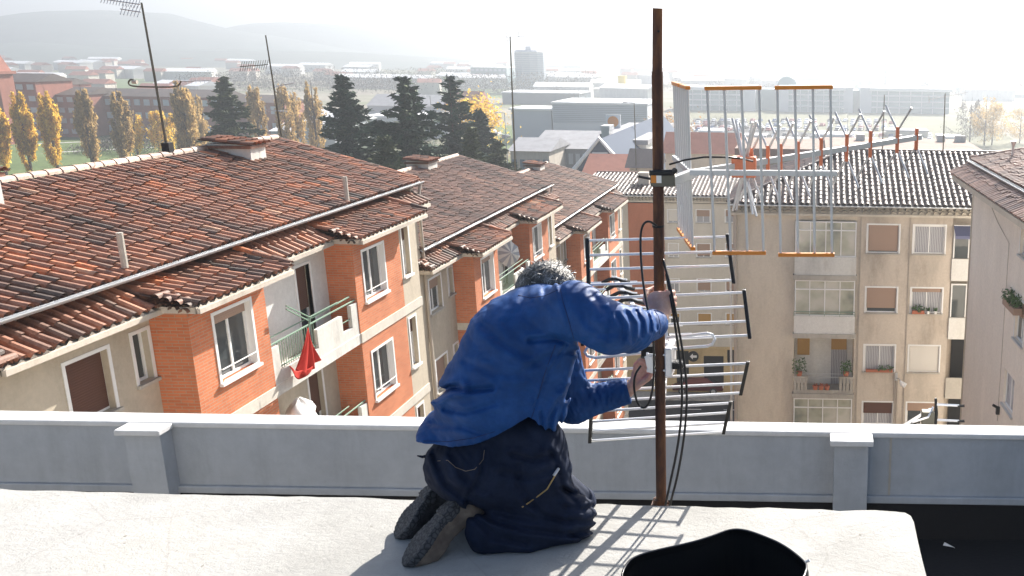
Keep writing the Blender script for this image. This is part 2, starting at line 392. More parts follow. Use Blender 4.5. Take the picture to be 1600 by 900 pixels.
# ================================================================ the row of orange brick houses on the left (three stepped blocks)
XR, XB = -12.85, -12.10          # recessed wall plane, bay plane
XG, XRG = -12.92, -17.28         # main gutter, ridge
ZX = Vector((0, 0, 1)); UY = Vector((0, 1, 0)); NX = Vector((1, 0, 0)); NYm = Vector((0, -1, 0))
def row_block(dy, dz, label, first=False, detail=2):
    ys = (10.5 if first else 14.95)+dy; ye = 30.25+dy
    root = thing('brick_house', (-17, 22+dy, GZ), label, 'apartment block', 'stepped apartment blocks with brick bays')
    zt = -4.95+dz; zb = GZ
    yA = (14.0 if first else 14.95)+dy
    y1, y2, y3, y4, y5 = 17.6+dy, 20.2+dy, 24.3+dy, 28.3+dy, 30.25+dy
    nst = 6
    # ---- plaster walls
    wl = MB(); holes = []; wins = []
    def hole(lst, u0, z1, w, h, **k):
        for s in range(nst):
            a, b_ = z1+dz-h-2.83*s, z1+dz-2.83*s
            if a < GZ+.5: break
            lst.append((u0+dy, a, u0+dy+w, b_)); wins.append((s, u0+dy, a, u0+dy+w, b_, k))
    hA = []; hole(hA, 15.42, -5.44, 1.0, 1.15, X=XR, blind=1.0, bm='shutter_dark', kind='one', sill='stone')
    hole(hA, 17.08, -5.40, .42, .98, X=XR, kind='one', sill='stone')
    wallface(wl, (XR, yA, zb), UY, ZX, y1-yA, zt-zb, [(a-yA, b-zb, c-yA, d-zb) for a, b, c, d in hA], NX)
    hR = []; hole(hR, 22.84, -5.42, .66, 2.08, X=XR, blind=.55, bm='shutter_dark', kind='one', sill=None)
    wallface(wl, (XR, y2, zb), UY, ZX, y3-y2, zt-zb, [(a-y2, b-zb, c-y2, d-zb) for a, b, c, d in hR], NX)
    wallface(wl, (XR, y4, zb), UY, ZX, y5-y4, zt-zb, [], NX)
    hC = []; hole(hC, 27.28, -5.15, .45, 1.5, X=XB, kind='one', blind=.3, bm='shutter_dark')
    yc = 27.12+dy
    wallface(wl, (XB, yc, zb), UY, ZX, y4-yc, zt-zb, [(a-yc, b-zb, c-yc, d-zb) for a, b, c, d in hC], NX)
    wl.obox((XR, y4, zb), (XB-XR, 0, 0), (0, .001, 0), (0, 0, zt-zb))                     # return of the bay
    if first:
        wallface(wl, (XR-1.3, ys, zb), UY, ZX, yA-ys, zt-zb, [], NX); wl.obox((XR-1.3, yA-.001, zb), (1.3, 0, 0), (0, .001, 0), (0, 0, zt-zb))
    # upper strip under the main gutter, back and gable walls
    wl.obox((XG-.42, ys, zt-.3), (.2, 0, 0), (0, ye-ys, 0), (0, 0, .82))
    wl.box(-22.4, -22.2, ys, ye, zb, -4.5+dz)
    for yy in (ys, ye-.2):
        p = [(-22.2, yy, zb), (XR-.05, yy, zb), (XR-.05, yy, -4.45+dz), (XRG, yy, -3.12+dz), (-22.2, yy, -4.6+dz)]
        q = [(x, yy+.2, z) for x, _, z in p]; wl.face(p); wl.face(q[::-1])
        for k in range(5): wl.face([p[k], q[k], q[(k+1) % 5], p[(k+1) % 5]])
    wall = wl.build('wall', M['cream'], root)
    # ---- brick bays
    bb = MB(); h1 = []; hole(h1, 18.36, -5.36, 1.26, 1.42, X=XB, blind=.13, kind='panes2'); h2 = []; hole(h2, 24.8, -5.40, 1.25, 1.36, X=XB, kind='panes2', blind=.0)
    wallface(bb, (XB, y1, zb), UY, ZX, y2-y1, zt-zb, [(a-y1, b-zb, c-y1, d-zb) for a, b, c, d in h1], NX, .22)
    wallface(bb, (XB, y3, zb), UY, ZX, yc-y3, zt-zb, [(a-y3, b-zb, c-y3, d-zb) for a, b, c, d in h2], NX, .22)
    for yy in (y1, y3): bb.face([(XR-.1, yy, zb), (XB, yy, zb), (XB, yy, zt), (XR-.1, yy, zt)])
    bb.face([(XB, y2, zb), (XR-.1, y2, zb), (XR-.1, y2, zt), (XB, y2, zt)])
    bb.build('brick_bay', M['brick'], root)
    # white reveals of the bay windows
    for i, (s, u0, a, u1, b_, k) in enumerate(wins):
        if s > 3 and not first: pass
        kk = dict(kind=k.get('kind', 'panes2'), blind=k.get('blind', 0), bm=k.get('bm', 'shutter_brown'), sill=k.get('sill', 'white'), frame=k.get('frame', 'white'))
        X = k['X']; top_dark = kk['blind']
        if kk['blind'] == 1.0 and s > 0 or (kk['blind'] == 1.0 and not first): kk['blind'] = random.choice([.5, .3, .9]); kk['kind'] = 'panes2'; kk['bm'] = 'shutter_brown'
        w_ = window(root, (X, 0, 0), UY, NX, u0, a, u1, b_, glass='glass', depth=.17, **kk)
        if X == XB and kk['kind'] == 'panes2':
            cb = MB(); cb.face([(X-.162, u0+.1, a+.08), (X-.162, u1-.42, a+.08), (X-.162, u1-.42, b_-.25), (X-.162, u0+.1, b_-.25)]); cb.build('curtain', M['curtain'], w_)
            rv = MB()
            rv.box(X-.215, X+.001, u1-.004, u1+.03, a, b_); rv.box(X-.213, X+.001, u0-.03, u0+.004, a, b_); rv.box(X-.214, X, u0-.03, u1+.03, b_-.004, b_+.03); rv.build('reveal', M['white'], w_)
            if random.random() < .7 or first:
                rl = MB(); rl.tube([(X+.05, u0, a+.28), (X+.05, u1, a+.28)], .014, 5); rl.tube([(X+.05, u0, a+.04), (X+.05, u1, a+.04)], .010, 5)
                for e in (u0, u1): rl.tube([(X-.02, e, a+.28), (X+.05, e, a+.28)], .012, 5)
                rl.build('window_rail', M['white_metal'], w_)
    # ---- pale bands at the floor slabs
    bd = MB()
    for s in range(1, nst):
        z = -7.79+dz-2.83*(s-1)
        if z < GZ+1: break
        bd.box(XR-.1, XB+.03, y1-.012, y2+.012, z, z+.27); bd.build('floor_band', M['cream_pale'], root); bd = MB(); bd.box(XR-.1, XB+.03, y3-.012, y4+.012, z, z+.27); bd.build('floor_band', M['cream_pale'], root); bd = MB()
    # white paint of the recess walls
    wp = MB()
    wallface(wp, (XR+.004, y2, -7.5+dz), UY, ZX, y3-y2, 2.45, [(a-y2, b-(-7.5+dz), c-y2, d-(-7.5+dz)) for a, b, c, d in hR[:1]], NX, .1)
    wp.build('recess_paint', M['white_wall'], root)
    # ---- balconies
    for s in range(5):
        z = -7.52+dz-2.83*s
        if z < GZ+2: break
        sb = MB(); sb.box(XR-.05, XB+.0, y2+.003, y3-.003, z-.27, z)
        px_ = XB-.02
        sb.box(px_-.10, px_, y2+.02, y2+.32, z, z+.86)                       # end pier
        sb.box(px_-.10, px_, y2+2.0, y3-.85, z+.26, z+.72); sb.box(px_-.10, px_, y3-.35, y3-.02, z, z+.86)
        sb.box(px_-.09, px_, y2+.32, y3-.35, z, z+.26)
        bal = sb.build('balcony', M['white_dirty'] if s < 2 else M['stone'], root)
        rl = MB()
        rl.tube([(px_-.05, y2+.02, z+.93), (px_-.05, y3-.02, z+.93)], .022, 5); rl.tube([(px_-.05, y2+.02, z+1.10), (px_-.05, y3-.9, z+1.10)], .016, 5)
        rl.tube([(px_-.05, y2+.3, z+.34), (px_-.05, y2+2.0, z+.34)], .016, 5)
        k = y2+.34
        while k < y2+2.0: rl.tube([(px_-.05, k, z+.28), (px_-.05, k, z+.93)], .009, 4); k += .1
        rl.tube([(px_-.05, y3-.85, z+.5), (px_-.05, y3-.35, z+.5)], .014, 5)
        rl.build('railing', M['green_metal'], bal)
    # ---- skirt roofs over bays and recesses
    sk = MB(); fs = MB(); so_ = MB()
    def skirt(a, b_, xe, ze=-4.86):
        xt, zt_ = XG-.22, -4.52+(.0 if xe > -12 else .02)
        upv = Vector((xt-xe, 0, zt_-ze)); ln = upv.length
        tiles((xe, a, ze+dz), (xe, b_, ze+dz), upv, ln, .235, .34, 5, None, sk)
        so_.box(XR-.1, xe+.06, a+.06, b_-.06, ze-.09+dz, ze-.045+dz)
        fs.box(xe-.02, xe+.07, a+.03, b_-.03, ze-.15+dz, ze-.055+dz)
        fs.box(XR, xe, a+.03, a+.09, ze-.15+dz, ze-.02+dz)
        n = int((b_-a)/.235)                                       # mortar under each tile
        for i in range(n):
            yy = a+(i+.5)*(b_-a)/n; fs.add([(xe+.035, yy-.1, ze-.055+dz), (xe+.035, yy+.1, ze-.055+dz), (xe+.035, yy, ze+.02+dz)], [(0, 1, 2)])
    skirt((14.0 if first else 14.9)+dy-.3, y1-.15, -12.42, -4.88); skirt(y1-.35, y2+.45, -11.68); skirt(y2+.45, y3-.38, -12.42, -4.88)
    skirt(y3-.40, y4-.15, -11.68); skirt(y4-.15, ye, -12.42, -4.88)
    sko = sk.build('lower_roof', M['tile'] if first else M['tile_brown'] if dy > 20 else M['tile'], root, attr=True, smooth=False)
    fs.build('mortar_edge', M['mortar'], sko); so_.build('soffit', M['soffit'], sko)
    # stacked verge tiles on the near end of every projecting skirt
    vt = MB()
    for yy, x0, x1 in ((y1-.36, -12.45, -11.72), (y3-.42, -12.45, -11.72), ((14.0 if first else 14.9)+dy-.28, -12.9, -12.46)):
        for k in range(int((x1-x0)/.19)+1):
            for r_ in range(2):
                vt.cc = random.random()*.4; x = x0+k*.19+.09*r_; z = -4.80+dz+(x0-x)*.0-.30*(x-x0)*1.0+.14*r_*1.0+.02
                c = Vector((x, yy+.0, z-.02)); vs = []
                for e, rr in ((-.07, .085), (.3, .07)):
                    for a_ in range(6):
                        an = math.pi*a_/5; vs.append(c+Vector((-rr*math.cos(an), e, rr*math.sin(an))))
                vt.add(vs, [(i, i+1, 7+i, 6+i) for i in range(5)])
        vt.build('verge_tiles', M['tile'], sko, attr=True); vt = MB()
    for (yy) in (y2+.46, y4-.13): ridge_tiles((-12.9, yy, -4.44+dz), (-11.70, yy, -4.76+dz), .085, .36, vt); vt.build('verge_tiles', M['tile'], sko, attr=True); vt = MB()
    # ---- main roof
    zE, zR = -4.24+dz, -2.98+dz
    up = Vector((XRG-XG+.08, 0, zR-zE)); mr = tiles((XG+.10, ys, zE-.03), (XG+.10, ye+.35, zE-.03), up, up.length, .235, .40, 5 if dy < 20 else 4)
    mat_ = M['tile'] if first else M['tile_brown']
    roof = mr.build('roof', mat_, root, attr=True)
    bk = MB(); up2 = Vector((-(-22.7)+XRG, 0, 0)); bk.face([(XRG, ys, zR), (-22.8, ys, zR-1.6), (-22.8, ye+.35, zR-1.6), (XRG, ye+.35, zR)])
    bk.box(XR-.3, XG-.0, ys, ye+.3, zE-.16, zE-.10)
    bk.cc = .3; bk.build('rear_slope', mat_, roof, attr=True)
    ridge_tiles((XRG, ys, zR+.05), (XRG, ye+.3, zR+.05)).build('ridge_tiles', M['ridge'], roof, attr=True)
    vg = ridge_tiles((XG+.05, ye+.36, zE+.05), (XRG, ye+.36, zR+.03), .09, .40); vg.build('verge_ridge', M['tile_brown'] if not first else M['tile'], roof, attr=True)
    half_gutter((XG+.16, ys, zE-.05), (XG+.16, ye+.42, zE-.05), .07, root)
    # gutter spout and drain pipe
    dp = MB(); dp.tube([(XG+.16, ye+.3, zE-.1), (XR+.06, ye+.12, zE-.5), (XR+.06, ye+.12, GZ)], .05, 8); dp.build('drain_pipe', M['pipe'], root)
    # ---- chimneys on the roof
    def chim(yc_, w, l, h, xc, zbase):
        c = MB(); c.box(xc-w/2, xc+w/2, yc_-l/2, yc_+l/2, zbase, zbase+h); ch = c.build('chimney', M['white_dirty'], root)
        t_ = MB(); tiles((xc+w/2+.08, yc_-l/2-.1, zbase+h-.02), (xc+w/2+.08, yc_+l/2+.1, zbase+h-.02), (-1, 0, .10), w+.16, .2, .3, 4, None, t_)
        t_.box(xc-w/2-.06, xc+w/2+.06, yc_-l/2-.08, yc_+l/2+.08, zbase+h-.12, zbase+h-.04); t_.build('chimney_cap', M['tile'], ch, attr=True)
    return root, zE, zR, chim
b1, zE, zR, chim1 = row_block(0, 0, 'nearest apartment block with deep red tiled roof and red folded parasol on its balcony', True)
# big chimney on the ridge (330-410 px), small one at the left edge of the picture
chim1(27.35, 1.25, .75, .52, -16.65, zR-.34); chim1(18.15, .5, 1.3, .95, -16.5, zE+.75)
for px, py in ((192, 398), (541, 300)):
    p = aX(px, py, -14.0); zz = zE+(-14.0-XG)*((zR-zE)/(XRG-XG)); p = aZ(px, py, zE+.30) if px > 300 else aZ(px, py, zE+.36)
    vp = MB(); vp.tube([(p.x, p.y, p.z-.25), (p.x, p.y, p.z+.42)], .06, 8); vp.build('vent_pipe', M['stone'], b1)
b2, zE2, zR2, chim2 = row_block(15.3, -2.2, 'second apartment block with dusty brown tiled roof and a pale parasol on its balcony')
chim2(41.5, .95, 1.0, .62, -17.2, zR2-.3)
b3, zE3, zR3, chim3 = row_block(30.6, -4.28, 'third apartment block, farthest down the sloping row of brick bays')
chim3(58.2, .95, 1.0, .62, -17.2, zR3-.3)
# ================================================================ block facing us (right), Y = 43
def w3(px, py, Y): v = aY(px, py, Y); return v.x, v.z
def plants(b, c, r, h, n=60, seed=0):
    rr = random.Random(seed)
    for i in range(n):
        th, rad = rr.random()*6.28, rr.random()**.5*r; z = rr.random()*h; p = Vector(c)+Vector((rad*math.cos(th), rad*math.sin(th)*.6, z))
        s_ = .05+.04*rr.random(); a = Vector((rr.gauss(0, 1), rr.gauss(0, 1), rr.gauss(0, 1))).normalized()*s_; d = Vector((rr.gauss(0, 1), rr.gauss(0, 1), rr.gauss(0, .6))).normalized()*s_
        b.face([p-a, p+d*.6, p+a, p-d*.6])
def window_front(parent, Y, px0, py0, px1, py1, **k):
    x0, z1 = w3((px0), py0, Y); x1, _ = w3(px1, py0, Y); _, z0 = w3(px0, py1, Y)
    return (x0, z0, x1, z1, k)
C_Y = 43.0
blockC = thing('apartment_block', (2.4, 49, GZ), 'stained beige apartment block facing us with glazed balconies under a glinting tile roof', 'apartment block')
xl, _ = w3(1151, 450, C_Y); zt = w3(1300, 336, C_Y)[1]; xr = 9.2
xs_rec = w3(1484, 450, C_Y)[0]
bal_x0, bal_x1 = w3(1241, 470, C_Y)[0], w3(1336, 470, C_Y)[0]
rows_top = [352, 450, 540, 629]; rows_bot = [396, 489, 581, 664]
X2 = (w3(1354, 440, C_Y)[0], w3(1402, 440, C_Y)[0]); X3 = (w3(1425, 440, C_Y)[0], w3(1473, 440, C_Y)[0])
def rowz(r):
    if r < 4: return w3(1400, rows_top[r], C_Y)[1], w3(1400, rows_bot[r], C_Y)[1]
    a, b_ = rowz(3); d = 2.88*(r-3); return a-d, b_-d
wl = MB(); H = []; lst = []
kinds2 = [dict(kind='one', blind=.96, bm='shutter_brown'), dict(kind='one', blind=.85, bm='shutter_brown'), dict(kind='panes2', blind=0, glass='curtain'), dict(kind='panes2', blind=.5, bm='shutter_dark', glass='curtain'), dict(kind='panes2', blind=.3), dict(kind='panes2', blind=.6)]
kinds3 = [dict(kind='panes2', blind=0, glass='curtain'), dict(kind='panes2', blind=.12, glass='curtain', bm='shutter_brown'), dict(kind='one', blind=1.0, bm='shutter_pale'), dict(kind='panes2', blind=.35, bm='shutter_brown'), dict(kind='panes2', blind=.4), dict(kind='panes2', blind=.1)]
for r_ in range(6):
    z1, z0 = rowz(r_)
    if z0 < GZ+1: continue
    H.append((X2[0], z0, X2[1], z1)); lst.append((X2[0], z0, X2[1], z1, kinds2[r_])); H.append((X3[0], z0, X3[1], z1)); lst.append((X3[0], z0, X3[1], z1, kinds3[r_]))
# balcony openings: one tall recess per floor
bz = []
for r_ in range(6):
    if r_ < 4:
        top = [340, 432, 523, 616][r_]; bot = [432, 523, 616, 705][r_]
        bz.append((w3(1290, top, C_Y)[1], w3(1290, bot, C_Y)[1]))
    else: bz.append((bz[3][0]-2.88*(r_-3), bz[3][1]-2.88*(r_-3)))
for t, b_ in bz: H.append((bal_x0, b_+.10, bal_x1, t-.12))
# facade, split in two tones at the stairs line
wallface(wl, (bal_x1, C_Y, GZ), NX, ZX, xs_rec-bal_x1, zt-GZ, [(a-bal_x1, b-GZ, c-bal_x1, d-GZ) for a, b, c, d in H if a > bal_x1], NYm, .2)
wl.obox((xs_rec, C_Y, GZ), (.001, 0, 0), (0, 1.6, 0), (0, 0, zt-GZ)); wallface(wl, (xs_rec, C_Y+1.6, GZ), NX, ZX, xr-xs_rec, zt-GZ, [], NYm)
wl.obox((xr-.2, C_Y+1.6, GZ), (.2, 0, 0), (0, 8.4, 0), (0, 0, zt-GZ)); wl.obox((xl, C_Y+9.8, GZ), (xr-xl, 0, 0), (0, .2, 0), (0, 0, zt-GZ))
wl.build('wall', M['beige'], blockC)
wl = MB()
wallface(wl, (xl, C_Y, GZ), NX, ZX, bal_x1-xl, zt-GZ, [(a-xl, b-GZ, c-xl, d-GZ) for a, b, c, d in H if a < bal_x1-.1], NYm, 1.25)
wl.obox((xl, C_Y, GZ), (.001, 0, 0), (0, 10, 0), (0, 0, zt-GZ)); wl.build('stair_wall', M['beige_pale'], blockC)
wl = MB(); wl.box(bal_x0-.05, bal_x1+.05, C_Y+1.25, C_Y+1.3, GZ, zt); wl.build('recess_wall', M['white_wall'], blockC)
for a, b_, c, d, k in lst: window(blockC, (0, C_Y, 0), NX, NYm, a, b_, c, d, depth=.13, sill='stone', **k)
# pilaster strips and cracks of the facade
for px in (1343, 1419): x = w3(px, 450, C_Y)[0]; b = MB(); b.tube([(x, C_Y-.03, zt), (x, C_Y-.03, GZ)], .018, 4); b.build('facade_cable', M['pipe'], blockC)
x = w3(1146, 500, C_Y)[0]
for dx, rr, k in ((0, .09, 'pipe'), (-.22, .06, 'gutter')): b = MB(); b.tube([(xl+.05+dx-.1, C_Y-.12, zt+.2), (xl+.05+dx-.1, C_Y-.12, GZ)], rr, 8); b.build('drain_pipe', M[k], blockC)
# balconies
def glazed(x0, x1, z0, z1, Y, kind, parent):
    O = (0, Y, 0); return window(parent, O, NX, NYm, x0, z0, x1, z1, kind=kind, depth=.04, glass='glass_pale', surround=False, sill=None)
for r_, (t, b_) in enumerate(bz):
    t_, q = t-.14, b_
    sl_ = MB(); sl_.box(bal_x0-.06, bal_x1+.06, C_Y-.32, C_Y+1.2, b_-.10, b_+.12); sl = sl_.build('balcony', M['stone'], blockC)
    pan = b_+.12+.86
    pn = MB()
    if r_ in (0, 1, 3, 4, 5):
        pn.box(bal_x0, bal_x1, C_Y-.26, C_Y-.18, b_+.12, pan); pn.build('front_panel', M['white_dirty' if r_ in (0, 3) else 'white_wall'], sl)
        glazed(bal_x0+.02, bal_x1-.02, pan+.003, t_, C_Y-.2, 'panes4', sl)
        if r_ == 1:
            rl = MB(); rl.tube([(bal_x0, C_Y-.3, pan+.22), (bal_x1, C_Y-.3, pan+.22)], .018, 5); rl.tube([(bal_x0, C_Y-.3, pan+.1), (bal_x1, C_Y-.3, pan+.1)], .012, 5)
            for k in range(5): xx = bal_x0+(bal_x1-bal_x0)*k/4; rl.tube([(xx, C_Y-.3, pan), (xx, C_Y-.3, pan+.22)], .012, 4)
            rl.build('railing', M['green_metal'], sl)
    else:
        for k in range(4): pn.box(bal_x0+.02+k*.17, bal_x0+.15+k*.17, C_Y-.26, C_Y-.16, b_+.12, pan)
        for k in range(4): pn.box(bal_x1-.15-k*.17, bal_x1-.02-k*.17, C_Y-.26, C_Y-.16, b_+.12, pan)
        pn.box(bal_x0, bal_x1, C_Y-.25, C_Y-.17, b_+.121, b_+.3); pn.box(bal_x0, bal_x0+.7, C_Y-.27, C_Y-.15, pan-.1, pan+.003); pn.box(bal_x1-.7, bal_x1, C_Y-.27, C_Y-.15, pan-.1, pan+.003)
        pn.build('balustrade', M['stone'], sl)
        rl = MB(); rl.tube([(bal_x0+.65, C_Y-.2, pan-.05), (bal_x1-.65, C_Y-.2, pan-.05)], .02, 5); rl.tube([(bal_x0+.65, C_Y-.2, pan+.12), (bal_x1-.65, C_Y-.2, pan+.12)], .014, 5); rl.build('railing', M['gutter'], sl)
        dr = MB(); dr.box(bal_x1-1.05, bal_x1-.3, C_Y+1.19, C_Y+1.25, b_+.12, t_-.35); d_ = dr.build('door', M['curtain'], blockC)
        dr = MB(); dr.box(bal_x1-1.05, bal_x1-.3, C_Y+1.14, C_Y+1.19, t_-.95, t_-.35); dr.build('blind', M['shutter_ochre'], d_)
        dr = MB(); dr.box(bal_x0+.15, bal_x0+.75, C_Y+1.15, C_Y+1.25, t_-1.25, t_-.35); dr.build('window_blind', M['shutter_ochre'], blockC)
        zb_ = pan
        for (x, z, r2, h2, lab) in ((bal_x0+.28, zb_+.02, .36, .75, 'bushy potted plant on the left end of the open balcony'), (bal_x1-.35, zb_+.05, .28, .62, 'upright potted plant on the right end of the open balcony')):
            pt = thing('potted_plant', (x, C_Y-.2, z), lab, 'potted plant')
            pb = MB(); pb.tube([(x, C_Y-.2, z), (x, C_Y-.2, z+.2)], [.11, .15], 10); pb.build('pot', M['terracotta'], pt)
            lb = MB(); plants(lb, (x, C_Y-.2, z+.12), r2, h2, 110, 3); lb.build('leaves', M['plant'], pt)
        for k in range(3):
            x = bal_x0+1.05+k*.28; pb = MB(); pb.tube([(x, C_Y-.3, b_+.35), (x, C_Y-.3, b_+.55)], [.1, .14], 10); plants(pb, (x, C_Y-.3, b_+.5), .1, .15, 14, k)
            tag(pb.build('flower_pot', M['terracotta']), 'terracotta flower pot in the gap of the beige balcony balustrade', 'flower pot', 'flower pots in the balustrade gap')
# window box and pots on the third column, second row
zz = rowz(1)[1]
pb = MB(); pb.box(X3[0]+.05, X3[0]+.62, C_Y-.2, C_Y-.02, zz+.01, zz+.17); pbt = thing('window_box', (X3[0]+.3, C_Y-.1, zz), 'terracotta window box with green leaves on the sill of a curtained window', 'window box')
pb.build('box', M['terracotta'], pbt); lb = MB(); plants(lb, (X3[0]+.33, C_Y-.1, zz+.15), .3, .25, 70, 5); lb.build('leaves', M['plant'], pbt)
for k, lab in ((.80, 'small white flower pot beside the terracotta window box'), (1.15, 'small white flower pot at the right end of the window sill')):
    x = X3[0]+k; pt = thing('flower_pot', (x, C_Y-.1, zz), lab, 'flower pot'); pb = MB(); pb.tube([(x, C_Y-.1, zz+.01), (x, C_Y-.1, zz+.15)], [.06, .09], 10); pb.build('pot', M['white'], pt)
    lb = MB(); plants(lb, (x, C_Y-.1, zz+.14), .11, .14, 26, 8); lb.build('leaves', M['plant'], pt)
zz = rowz(2)[1]
pt = thing('window_box', ((X2[0]+X2[1])/2, C_Y-.1, zz), 'long low window box with red pots behind a green rail', 'window box')
pb = MB(); pb.box(X2[0]+.08, X2[1]-.08, C_Y-.16, C_Y-.02, zz+.01, zz+.14); pb.build('box', M['terracotta'], pt)
lb = MB(); plants(lb, ((X2[0]+X2[1])/2+.25, C_Y-.1, zz+.12), .4, .18, 60, 9); lb.build('leaves', M['plant'], pt)
# right hand recess with its small balconies
for r_, (t, b_) in enumerate(bz[:5]):
    sl_ = MB(); sl_.box(xs_rec+.02, xr, C_Y-.1, C_Y+1.55, b_-.1, b_+.1); sl_.box(xs_rec+.02, xr, C_Y-.1, C_Y-.02, b_+.1, b_+.95); sl = sl_.build('balcony', M['white_wall' if r_ != 2 else 'stone'], blockC)
    if r_ in (0, 1):
        f = MB(); z0_, z1_ = b_+.98, t-.25
        for x in (xs_rec+.06, xs_rec+.75, xs_rec+1.5): f.box(x, x+.06, C_Y-.06, C_Y-.01, z0_, z1_)
        f.box(xs_rec+.12, xs_rec+1.5, C_Y-.058, C_Y-.012, z1_-.06, z1_); f.build('frame', M['white'], sl)
        g_ = MB(); g_.box(xs_rec+.12, xs_rec+1.5, C_Y-.03, C_Y-.025, z0_, z1_-.06); g_.build('glass', M['glass'], sl)
    else:
        g_ = MB(); g_.box(xs_rec+.45, xs_rec+1.15, C_Y+1.5, C_Y+1.58, b_+.1, t-.35); g_.build('door', M['dark'], blockC)
aw = MB(); x0_, z_ = w3(1490, 352, C_Y); aw.add([(x0_, C_Y-.02, z_), (x0_+1.4, C_Y-.02, z_), (x0_+1.4, C_Y-.75, z_-.35), (x0_, C_Y-.75, z_-.35), (x0_, C_Y-.75, z_-.5), (x0_+1.4, C_Y-.75, z_-.5)], [(0, 1, 2, 3), (3, 2, 5, 4)])
tag(aw.build('awning', mat('blue_canvas', (.12, .13, .22), .9)), 'small dark blue awning over the top right balcony of the beige block', 'awning')
# roof
ze = w3(1300, 320, C_Y-.45)[1]; xe0 = xl-.35; xe1 = 9.6; d_ = 5.4; zr_ = ze+1.9
upc = Vector((0, d_, zr_-ze)); ln = upc.length
mb = tiles((xe0, C_Y-.45, ze), (xe1, C_Y-.45, ze), upc, ln, .27, .36, 6, clip=lambda u, s_: u > s_*d_/ln*.98)
roofC = mb.build('roof', M['tile_dark'], blockC, attr=True)
hb = MB(); tiles((xe0, C_Y-.45+2*d_, ze), (xe0, C_Y-.45, ze), Vector((d_, 0, zr_-ze)), ln, .27, .5, 4, clip=lambda u, s_: s_*d_/ln < u < 2*d_-s_*d_/ln, mbld=hb)
hb.face([(xe0+d_, C_Y-.45+d_, zr_), (xe1, C_Y-.45+d_, zr_), (xe1, C_Y-.45+2*d_, ze), (xe0, C_Y-.45+2*d_, ze)]); hb.build('hip_slope', M['tile_dark'], roofC, attr=True)
rb = ridge_tiles((xe0, C_Y-.45, ze+.05), (xe0+d_, C_Y-.45+d_, zr_+.05), .1); ridge_tiles((xe0+d_, C_Y-.45+d_, zr_+.04), (xe1, C_Y-.45+d_, zr_+.04), .1, .42, rb); rb.build('ridge_tiles', M['tile_dark'], roofC, attr=True)
half_gutter((xe0, C_Y-.55, ze-.04), (xe1, C_Y-.55, ze-.04), .07, blockC)
def under_eave(x0, x1, Y, z, n, parent, matn='tile_dark', h=.42):
    """rows of tile ends carried out under the eave, and the soffit"""
    b = MB()
    for r2 in range(2):
        for i in range(n):
            x = x0+(i+.5+.5*r2*0)*(x1-x0)/n; rr = (x1-x0)/n*.46; b.cc = random.random()*.7; vs = []
            for yy, k_ in ((Y+.0+r2*.16, 1), (Y+.6, .9)):
                for q in range(6): an = math.pi*q/5; vs.append((x-rr*k_*math.cos(an), yy, z-h*.42*(r2)-.16+rr*k_*math.sin(an)))
            b.add(vs, [(q, q+1, 7+q, 6+q) for q in range(5)])
    o = b.build('eave_tiles', M[matn], parent, attr=True)
    s_ = MB(); s_.box(x0, x1, Y+.22, Y+.62, z-h-.06, z-h+.05); s_.box(x0, x1, Y+.30, Y+.62, z-h+.051, z+.0); s_.build('cornice', M['soffit'], parent)
under_eave(xe0, xe1, C_Y-.5, ze-.08, 42, roofC)
# wall lamp
x_, z_ = w3(1408, 600, C_Y-.5); lt = thing('wall_lamp', (x_, C_Y-.02, z_), 'white street lamp on a bracket between windows of the beige block', 'lamp')
b = MB(); b.box(x_-.28, x_-.14, C_Y-.1, C_Y-.003, z_+.02, z_+.4); b.build('junction_box', M['gutter'], lt)
b = MB(); b.tube([(x_-.2, C_Y-.08, z_+.15), (x_-.1, C_Y-.35, z_+.22), (x_+.02, C_Y-.5, z_+.1)], .022, 6); b.build('arm', M['gutter'], lt)
b = MB(); b.tube([(x_-.06, C_Y-.5, z_+.14), (x_+.04, C_Y-.52, z_+.02), (x_+.2, C_Y-.55, z_-.08)], [.05, .12, .14], 10); b.build('lamp_shade', M['white'], lt)
b = MB()
for dx in (-.27, -.2, -.13): b.tube([(x_+dx, C_Y-.02, z_), (x_+dx, C_Y-.02, GZ)], .022, 5)
b.build('conduit', M['pipe'], lt)
# ================================================================ block D, behind, across the street
D_Y = 75.0
blockD = thing('apartment_block', (-7, 80, GZ), 'far beige and orange apartment block across the street, with shops at street level', 'apartment block')
dx0, dx1 = w3(951, 400, D_Y)[0], 2.0; dzt = w3(1080, 318, D_Y)[1]
cols = [(962, 974, 'shutter_pale'), (1045, 1060, 'shutter_pale'), (1089, 1110, 'shutter_brown'), (1134, 1150, 'shutter_brown'), (1170, 1192, 'shutter_pale')]
ztop = [328, 381, 436, 490]; zbot = [348, 402, 456, 507]
HH = []; LL = []
for ci, (a, b_, bm) in enumerate(cols):
    for r_ in range(4):
        x0, z1 = w3(a, ztop[r_], D_Y); x1, _ = w3(b_, ztop[r_], D_Y); _, z0 = w3(a, zbot[r_], D_Y)
        x0, _ = w3(a, 400, D_Y); x1, _ = w3(b_, 400, D_Y)
        HH.append((x0, z0, x1, z1)); LL.append((x0, z0, x1, z1, dict(kind='panes2', blind=random.choice([.3, .5, .9]), bm='shutter_ochre' if r_ == 3 else bm, glass=random.choice(['glass', 'curtain']))))
wl = MB(); wallface(wl, (dx0, D_Y, GZ+4.0), NX, ZX, dx1-dx0, dzt-GZ-4.0, [(a-dx0, b-GZ-4, c-dx0, d-GZ-4) for a, b, c, d in HH], NYm, .2)
wl.obox((dx0, D_Y, GZ), (.001, 0, 0), (0, 11, 0), (0, 0, dzt-GZ)); wl.obox((dx0, D_Y+11, GZ), (dx1-dx0, 0, 0), (0, .2, 0), (0, 0, dzt-GZ)); wl.obox((dx1, D_Y, GZ), (.2, 0, 0), (0, 11, 0), (0, 0, dzt-GZ))
